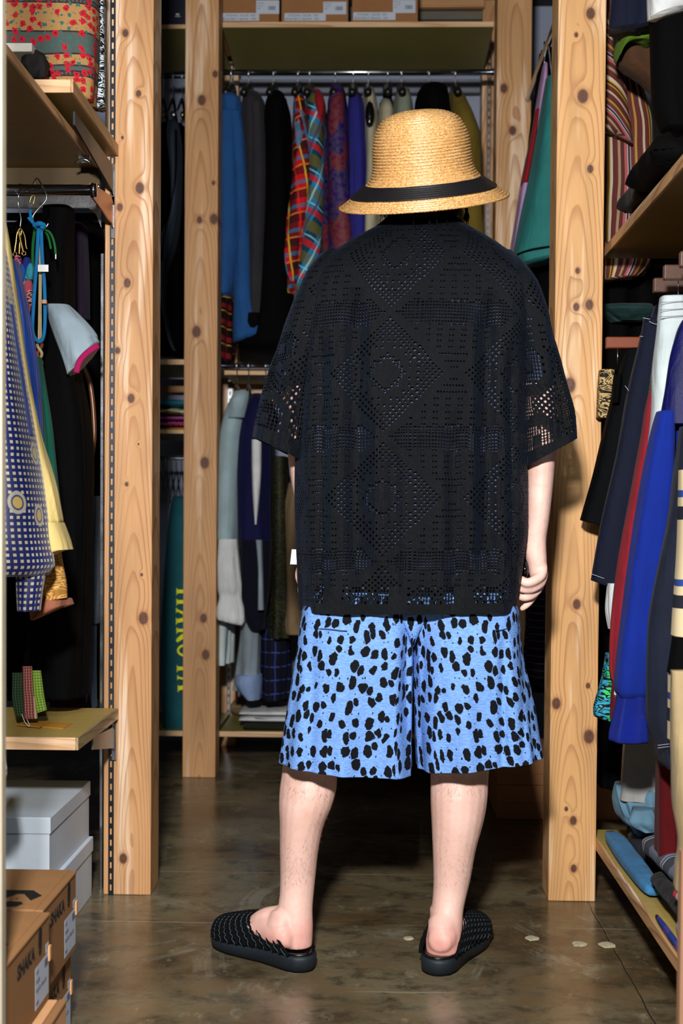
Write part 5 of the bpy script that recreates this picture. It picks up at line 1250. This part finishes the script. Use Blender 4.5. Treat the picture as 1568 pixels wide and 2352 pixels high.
P6 = dict(p=.55, fold=.016, ff=1.3)
hung('black skirt overlapping the right post, hem slanting', 'skirt', [('body', [(800, 1440, 1520, .015), (870, 1419, 1530, .03), (1000, 1387, 1530), (1100, 1363, 1530), (1195, 1336, 1520, .04, 1250)], fabric((10, 14, 20), .75, name='ink_black_cloth'), P6), ('pocket', [(860, 1412, 1428, .012), (925, 1405, 1422, .012)], black, dict(Y=3.03, n=16))], Y=3.07, dep=.035, group=G3)
hung('leopard patterned cloth between the right post and the black skirt', 'shirt', [('body', [(850, 1380, 1410, .02), (900, 1378, 1402), (960, 1376, 1395)], leo, F_)], Y=3.13, dep=.02, group=G3)
hung('dull teal garment lying behind the navy trousers', 'top', [('body', [(700, 1380, 1500, .03), (715, 1384, 1500), (738, 1410, 1480, .03)], fabric((34, 70, 70), .8, name='dull_teal'), F_)], Y=3.42, dep=.07, group=G3)
t = hung('navy trousers with white stitching, hem left of the red pair', 'trousers', [
    ('waistband', [(702, 1505, 1568, .02), (742, 1492, 1566, .024, 752)], navy, dict(p=.6)),
    ('leg', [(732, 1477, 1562, .02), (770, 1471, 1560, .03), (900, 1440, 1545), (1050, 1416, 1540), (1200, 1382, 1520), (1332, 1355, 1500, .04, 1385)], navy, P6)], Y=2.97, dep=.035, group=G3)
for pts in ([(1357, 1318), (1385, 1328), (1412, 1337)], [(1476, 730), (1492, 733)], [(1490, 738), (1500, 743), (1510, 745)], [(1468, 772), (1476, 773)], [(1435, 886), (1443, 897)]):
    t.part('stitching', tube([W(x, y, 2.925) for x, y in pts], .0006, 4, 8), plain((190, 195, 205), .7, name='white_thread'))
hung('small teal and green animal print cloth below the navy trousers', 'shirt', [('body', [(1500, 1392, 1420, .02), (1560, 1382, 1420), (1630, 1363, 1420), (1645, 1366, 1420, .02, 1662)], zeb, dict(p=.6)), ('upper_edge', [(860, 1494, 1500, .01), (970, 1482, 1490, .01)], zeb, dict(n=12))], Y=2.9, dep=.03, group=G3)
hung('cream sleeve end showing left of the red trousers', 'shirt', [('body', [(1340, 1396, 1440, .02), (1400, 1391, 1440), (1445, 1397, 1440)], whitec, F_)], Y=2.92, dep=.02, group=G3)
hung('crimson track trousers between the navy and the royal blue ones', 'trousers', [
    ('upper', [(800, 1504, 1540, .02), (950, 1490, 1540, .03)], fabric((110, 14, 18), .4, spec=.5, name='red_satin'), dict(p=.7)),
    ('leg', [(900, 1491, 1545, .02), (945, 1482, 1545, .03), (1000, 1475, 1545), (1150, 1449, 1535), (1300, 1420, 1520), (1450, 1400, 1510), (1540, 1395, 1500), (1565, 1402, 1500), (1575, 1414, 1490, .03)], crimson, P6),
    ('cuff', [(1560, 1407, 1480, .02), (1600, 1402, 1480, .03), (1652, 1400, 1478, .03)], fabric((140, 20, 28), .9, rib=2400, name='crimson_rib'), dict(p=.7))], Y=2.84, dep=.035, group=G3)
t = hung('white trousers with ribbed waistband hanging on the right rail', 'trousers', [
    ('leg', [(700, 1515, 1640, .02), (760, 1512, 1640, .03), (850, 1503, 1640), (950, 1500, 1640), (1100, 1480, 1640), (1300, 1448, 1620), (1500, 1422, 1600), (1600, 1408, 1560)], trouserw, P6),
    ('waistband', [(681, 1519, 1640, .022), (690, 1516, 1640, .030), (735, 1513, 1640, .030)], trouserw, dict(p=.6))], Y=2.72, dep=.035, group=G3)
for yy in (695, 712, 728): t.part('stitching', tube([W(x, yy+(x-1515)*-.06, 2.685) for x in (1515, 1540, 1568, 1600)], .0006, 4, 8), plain((120, 100, 120), .7, name='mauve_thread'))
t = hung('royal blue track trousers, the broadest bright pair on the right', 'trousers', [
    ('upper', [(735, 1566, 1640, .02), (760, 1552, 1640, .03), (820, 1533, 1640), (900, 1520, 1640), (975, 1507, 1640)], satinb, dict(p=.6, fold=.02, ff=2)),
    ('leg', [(945, 1512, 1545, .03), (1000, 1499, 1546, .035), (1150, 1472, 1540), (1300, 1448, 1530), (1450, 1430, 1510), (1560, 1420, 1494), (1590, 1419, 1488), (1600, 1426, 1482, .03)], royal, P6),
    ('leg', [(940, 1545, 1640, .03), (1000, 1543, 1620), (1150, 1532, 1600), (1300, 1514, 1560), (1450, 1490, 1530), (1580, 1470, 1500), (1598, 1474, 1490)], royal, dict(P6, Y=2.665)),
    ('cuff', [(1594, 1418, 1482, .03), (1620, 1414, 1482, .034), (1692, 1399, 1486, .045), (1699, 1402, 1482, .042)], fabric((10, 38, 160), .9, rib=2400, name='royal_rib'), dict(p=.7)),
    ('side_stripe', [(1500, 1424, 1430, .006), (1595, 1408, 1420, .008)], whitec, dict(n=12, Y=2.66))], Y=2.62, dep=.035, group=G3)
hung('dark denim jeans right of the royal blue trousers', 'jeans', [
    ('leg', [(980, 1566, 1640, .03), (1100, 1552, 1640), (1200, 1540, 1620), (1350, 1508, 1600), (1450, 1492, 1580), (1600, 1488, 1560), (1660, 1492, 1550), (1700, 1506, 1545), (1760, 1520, 1545)], denim_d, P6)], Y=2.52, dep=.04, group=G3)
for k in (0, 1): THINGS[-1].part('stitching', tube([W(x, 1712+6*k-(x-1510)*.12, 2.475) for x in (1510, 1525, 1545)], .0006, 4, 6), plain((150, 150, 160), .7, name='grey_thread'))
hung('cream and navy striped knit at the right edge', 'cardigan', [('body', [(1080, 1562, 1660, .03), (1250, 1560, 1660), (1400, 1552, 1660), (1460, 1550, 1660)], knit_stripe, P6), ('band', [(1450, 1548, 1640, .03), (1545, 1534, 1640, .03)], black, dict(p=.6)), ('lower', [(1545, 1536, 1640, .03), (1700, 1540, 1640)], knit_stripe, dict(p=.6))], Y=2.36, dep=.04, group=G3)
hung('tan trousers with gathered hem at the lower right edge', 'trousers', [('leg', [(1540, 1538, 1600, .02), (1660, 1540, 1610, .03), (1760, 1547, 1610), (1850, 1550, 1610), (1930, 1562, 1610), (1962, 1560, 1600), (1985, 1555, 1600), (2040, 1552, 1590)], tan, dict(P6, fold=.02))], Y=2.24, dep=.04, group=G3)
hung('light grey shiny trouser leg below the royal blue cuff', 'trousers', [('leg', [(1600, 1436, 1512, .03), (1700, 1430, 1510), (1800, 1422, 1508), (1832, 1418, 1508, .04, 1838)], greyw, P6)], Y=2.98, dep=.035, group=G3)
hung('crumpled light blue jeans end under the grey trouser leg', 'jeans', [('leg', [(1800, 1414, 1520, .03), (1845, 1425, 1520, .05), (1880, 1440, 1520, .05), (1905, 1468, 1520, .05), (1918, 1480, 1520, .03)], jeanl, dict(fold=.05, ff=3, n=70, m=40)), ('cuff', [(1856, 1448, 1500, .03), (1880, 1440, 1505, .04), (1905, 1470, 1512, .03)], jeanl, dict(Y=2.92, fold=.03, ff=4))], Y=2.98, dep=.05, group=G3)
hung('dark red trouser leg behind the denim', 'trousers', [('leg', [(1660, 1510, 1560, .03), (1850, 1508, 1556), (1970, 1508, 1560)], maroon, P6)], Y=2.66, dep=.035, group=G3)
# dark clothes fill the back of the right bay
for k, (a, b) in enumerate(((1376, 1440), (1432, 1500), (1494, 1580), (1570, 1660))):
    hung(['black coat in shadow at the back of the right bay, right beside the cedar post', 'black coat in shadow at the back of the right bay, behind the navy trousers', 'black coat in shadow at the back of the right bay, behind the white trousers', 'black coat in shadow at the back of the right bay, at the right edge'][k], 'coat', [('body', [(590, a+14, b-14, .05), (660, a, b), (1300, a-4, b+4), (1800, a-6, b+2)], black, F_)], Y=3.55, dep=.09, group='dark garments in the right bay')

# rolled and folded clothes on the low right shelf
def roll(label, x0, y0, x1, y1, r, mat, cat='rolled cloth', seed=0, lift=0, end=True):
    t = Thing('rolled_cloth', label, cat); rings = []; n = 30; m = 34
    for k in range(m+1):
        v = k/m; c_ = Vector((x0+(x1-x0)*v, y0+(y1-y0)*v, 0)); e = (min(1, v*12+.25)*min(1, (1-v)*12+.25))**.5; ring = []
        d = Vector((x1-x0, y1-y0, 0)).normalized(); s = Vector((d.y, -d.x, 0))
        rr = r*e*(1+.12*noise.noise(Vector((v*4, seed, 0)))); rz = rr*.72
        for i in range(n):
            a = 2*math.pi*i/n; q = 1+.10*noise.noise(Vector((math.cos(a)*1.5+seed, math.sin(a)*1.5, v*9)))
            ring.append(c_+s*math.cos(a)*rr*q+Vector((0, 0, ZR3+.001+lift+max(0, rz*(1+math.sin(a)*q)))))
        rings.append(ring)
    t.part('roll', loft(rings), mat); return t
def pile(label, x0, x1, y0, y1, z0, h, mat, seed=0, cat='folded cloth', name='folded_cloth'):
    rings = []; n = 40
    for k in range(23):
        v = k/22; e = max(.02, math.sin(math.pi*v))**.16; ring = []
        for i in range(n):
            a = 2*math.pi*i/n; cx, sz = spow(math.cos(a), .5), spow(math.sin(a), .7)
            nz = noise.noise(Vector((cx*2+seed, v*4, sz)))
            ring.append(Vector(((x0+x1)/2+cx*(x1-x0)/2*e*(1+.05*nz), y0+(y1-y0)*v, ZR3+z0+.001+h/2+h/2*sz*e*(1+(.25*nz if sz > 0 else 0)))))
        rings.append(ring)
    return single(name, label, cat, loft(rings), mat)
pile('sky blue fleece folded along the edge of the low right shelf', .551, .60, 2.66, 3.15, 0, .03, sky, 1)
pile('navy folded garment with small studs behind the sky blue fleece', .602, .76, 2.80, 3.2, 0, .055, fabric((12, 16, 46), .8, name='ink_navy'), 2)
pile('grey cardigan heap on the low right shelf under the dark red trousers', .636, .80, 2.50, 2.84, .06, .07, fabric((88, 82, 90), .9, name='mauve_grey'), 3)
pile('pale teal folded knit at the near end of the low right shelf', .557, .66, 2.10, 2.46, 0, .030, palet, 5)
pile('purple and navy printed cloth on the near shelf edge', .545, .556, 2.0, 2.52, 0, .014, plaid('purple_patch', (44, 34, 92), [('v', .09, .2, .4, (128, 60, 140), .9), ('u', .05, .2, .3, (30, 60, 130), .8)]), 6)
roll('charcoal rolled garment beside the grey striped roll', .583, 2.66, .583, 2.24, .022, fabric((34, 34, 38), .9, name='soot_cloth'), seed=2, lift=.032)
roll('shiny grey rolled garment with striped bands', .598, 2.80, .622, 2.30, .030, vstripe('banded_grey', [(0, (92, 100, 116)), (.35, (58, 62, 74)), (.62, (150, 156, 166)), (.66, (76, 82, 96)), (.72, (150, 156, 166)), (.76, (76, 82, 96))], .15, dirn='v'), seed=5, lift=.062)
roll('white roll with red and orange bands and a green end', .566, 2.40, .578, 2.16, .018, vstripe('red_bands', [(0, (60, 80, 44)), (.10, (210, 206, 196)), (.3, (190, 40, 60)), (.42, (210, 206, 196)), (.55, (206, 70, 40)), (.72, (210, 206, 196)), (.85, (190, 50, 60))], .22, dirn='v'), seed=8, lift=.078)
q = W(1432, 2012, 2.95); single('white_cap_tube', 'small navy tube with a white cap lying on the right shelf', 'tube', tube([q, W(1422, 2005, 2.99)], [.008, .009], 12), plain((220, 216, 206), .5, name='ivory'))

# ------------------------------------------------------------------ boxes
kraft = plain((144, 104, 66), .8, .25, name='kraft_cardboard', scale=14, var=.06); kraft_in = plain((200, 150, 104), .8, name='raw_cardboard_edge'); ink = plain((12, 12, 14), .7, name='black_ink'); lbl = plain((188, 198, 214), .6, name='label_paper', var=.03); inkg = plain((70, 74, 84), .7, name='grey_ink')
XM = lambda x: Matrix(((0, 0, 1, x), (1, 0, 0, 0), (0, 1, 0, 0), (0, 0, 0, 1)))     # local xy -> world yz, facing +x
FM = lambda y: Matrix(((1, 0, 0, 0), (0, 0, -1, y), (0, 1, 0, 0), (0, 0, 0, 1)))    # local xy -> world xz, facing -y
def label_parts(t, M, x0, y0, w, h, lines, bar=None, name='label'):
    """sticker with text lines in the local frame of M"""
    L_ = t.part(name, prism([(x0, y0), (x0+w, y0), (x0+w, y0+h), (x0, y0+h)], .0003, M), lbl, label='white paper label')
    T = Me()
    for (tx, ty, sz, s) in lines: T.add(text_mesh(s, sz, M @ Matrix.Translation((x0+tx, y0+ty, .0006)), ext=.0001))
    if bar:
        bx, by, bw, bh = bar; r2 = random.Random(3); cx = 0
        while cx < bw:
            a = r2.uniform(.0006, .0016); T.add(prism([(x0+bx+cx, y0+by), (x0+bx+cx+a, y0+by), (x0+bx+cx+a, y0+by+bh), (x0+bx+cx, y0+by+bh)], .0003, M @ Matrix.Translation((0, 0, .0003)))); cx += a+r2.uniform(.0006, .0016)
    T.smooth = False; L_.part('print', T, inkg)
def emblem(t, M, cx, cy, s):
    """black shield split by slanting bands"""
    G = Me()
    def P(pts): G.add(prism([(cx+x*s, cy+y*s) for x, y in pts], .0003, M))
    P([(-.42, .2), (-.38, .7), (-.1, 1.0), (.25, .95), (.45, .7), (.46, .3), (.40, .12), (-.40, -.25), (-.45, .0)])
    P([(.43, .02), (.42, -.25), (.05, -.45), (-.40, -.36)]); P([(-.38, -.45), (-.02, -.52), (-.1, -.85), (-.28, -.75)]); P([(.06, -.54), (.38, -.36), (.30, -.7), (.10, -.9), (-.02, -.92)])
    G.smooth = False; t.part('emblem', G, ink)
def shoebox(label, xr, y0, y1, z0, h, full=True):
    w = .34; t = Thing('shoe_box', label, 'box', 'brown shoe boxes on the floor')
    t.part('carton', box(xr-w, xr, y0, y1, z0, z0+h-.006, .002), kraft)
    t.part('lid', box(xr-w-.002, xr-.012, y0-.002, y1+.001, z0+h-.006, z0+h, .0018), kraft); t.part('hinge_fold', box(xr-.013, xr+.0015, y0-.002, y1+.001, z0+h-.007, z0+h-.0008, .0022), kraft)
    t.part('raw_corner', box(xr-.004, xr+.0035, y1-.010, y1+.0015, z0+h*.45, z0+h*.62, .001), kraft_in, label='pale torn cardboard edge')
    M = XM(xr+.0003)
    t.part('lettering', text_mesh('SHAKA', .030, M @ Matrix.Translation((y0+.052, z0+h-.046, 0)), ext=.0002, bold=.0012, sx=1.02), ink, label='black printed word SHAKA')
    emblem(t, M, y0+.182, z0+h-.030, .024)
    label_parts(t, M, y1-.088, z0+.012, .082, .066, [(.004, .054, .008, 'ART.'), (.004, .040, .009, 'SLIDE'), (.004, .026, .009, 'BLACK / BLACK'), (.004, .006, .008, 'SIZE')], (.056, .048, .020, .013))
    label_parts(t, M, y1-.024, z0+.081, .018, .014, [(.003, .004, .008, '27')], None, 'size_sticker')
    if full:
        MT = Matrix.Translation((0, 0, z0+h+.0003))
        x1 = xr-.050
        t.part('top_badge', prism([(x1-.24, y0+.012), (x1+.004, y0+.012), (x1+.030, y0+.075), (x1+.008, y0+.105), (x1-.24, y0+.105)], .0003, MT), ink, label='black printed badge')
        t.part('badge_letter', text_mesh('SHAKA', .072, MT @ Matrix.Translation((x1-.262, y0+.028, .0005)), ext=.0002, bold=.003, sx=1.25), kraft)
    return t
shoebox('rear upper brown shoe box with the word SHAKA, left of the white boxes', -.532, 2.082, 2.32, .1455, .1435)
shoebox('front upper brown shoe box with the word SHAKA, nearest the left edge', -.520, 1.838, 2.079, .1455, .141)
shoebox('rear lower brown shoe box half hidden under the others', -.541, 2.082, 2.32, 0, .145, False)
t = Thing('shoe_box', 'paler open brown box at the very bottom left, jutting out toward the aisle', 'box', 'brown shoe boxes on the floor')
t.part('carton', box(-.84, -.492, 1.80, 2.078, 0, .139, .002), kraft_in); t.part('lid', box(-.84, -.506, 1.80, 2.078, .1385, .144, .0015), kraft_in); t.part('hinge_fold', box(-.504, -.4905, 1.80, 2.078, .1385, .145, .002), kraft)
# white boxes
wb = plain((204, 216, 230), .7, .3, name='white_card', var=.03)
for lb, xr, y0, z0, h in (('upper white storage box with lid under the low left shelf', -.687, 2.756, .146, .135), ('lower white storage box under the other, set slightly to the right', -.680, 2.77, 0, .145)):
    t = Thing('storage_box', lb, 'box', 'white storage boxes'); t.part('body', box(xr-.56, xr-.003, y0+.003, 3.147, z0, z0+h-.012, .0015), wb); t.part('lid', box(xr-.563, xr, y0, 3.15, z0+h-.036, z0+h, .002), wb)
# shoe boxes on the upper back shelf
for k, (a, b) in enumerate(((470, 641), (646, 800), (808, 960))):
    Yb = YS0+.02; A = W(a, 48, Yb); B = W(b, -40, Yb); zt_ = zz(50, YS0)
    t = Thing('shoe_box', ['brown shoe box with two white labels, left of three on the top shelf', 'brown shoe box with two white labels, middle of three on the top shelf', 'brown shoe box with two white labels, right of three on the top shelf'][k], 'box', 'brown shoe boxes on the top shelf')
    t.part('carton', box(A.x, B.x, Yb, Yb+.33, zt_, zt_+.15, .002), plain((150, 104, 64), .8, name='kraft_top'))
    M = FM(Yb-.0003); p = W((509, 653, 811)[k], (48, 48, 46)[k], Yb); q = W((595, 748, 908)[k], (30, 30, 28)[k], Yb)
    label_parts(t, M, p.x, p.z, q.x-p.x, q.z-p.z, [(.014, .016, .0095, 'STYLE NO'), (.064, .016, .0095, 'COLOR'), (.104, .016, .0095, 'SIZE'), (.004, .003, .0105, 'BCS41003-17'), (.066, .003, .0105, 'BLACK'), (.106, .003, .0105, 'UNI')])
    p = W((588, 742, 902)[k], (32, 33, 30)[k], Yb-.001); q = W((641, 795, 954)[k], (1, 4, 0)[k], Yb-.001)
    label_parts(t, FM(Yb-.0010), p.x, p.z, q.x-p.x, q.z-p.z, [(.004, .036, .006, 'ITEM NO.'), (.004, .027, .006, 'COLOR'), (.004, .018, .006, 'SIZE')], (.044, .014, .026, .014), 'barcode_label')
finish()
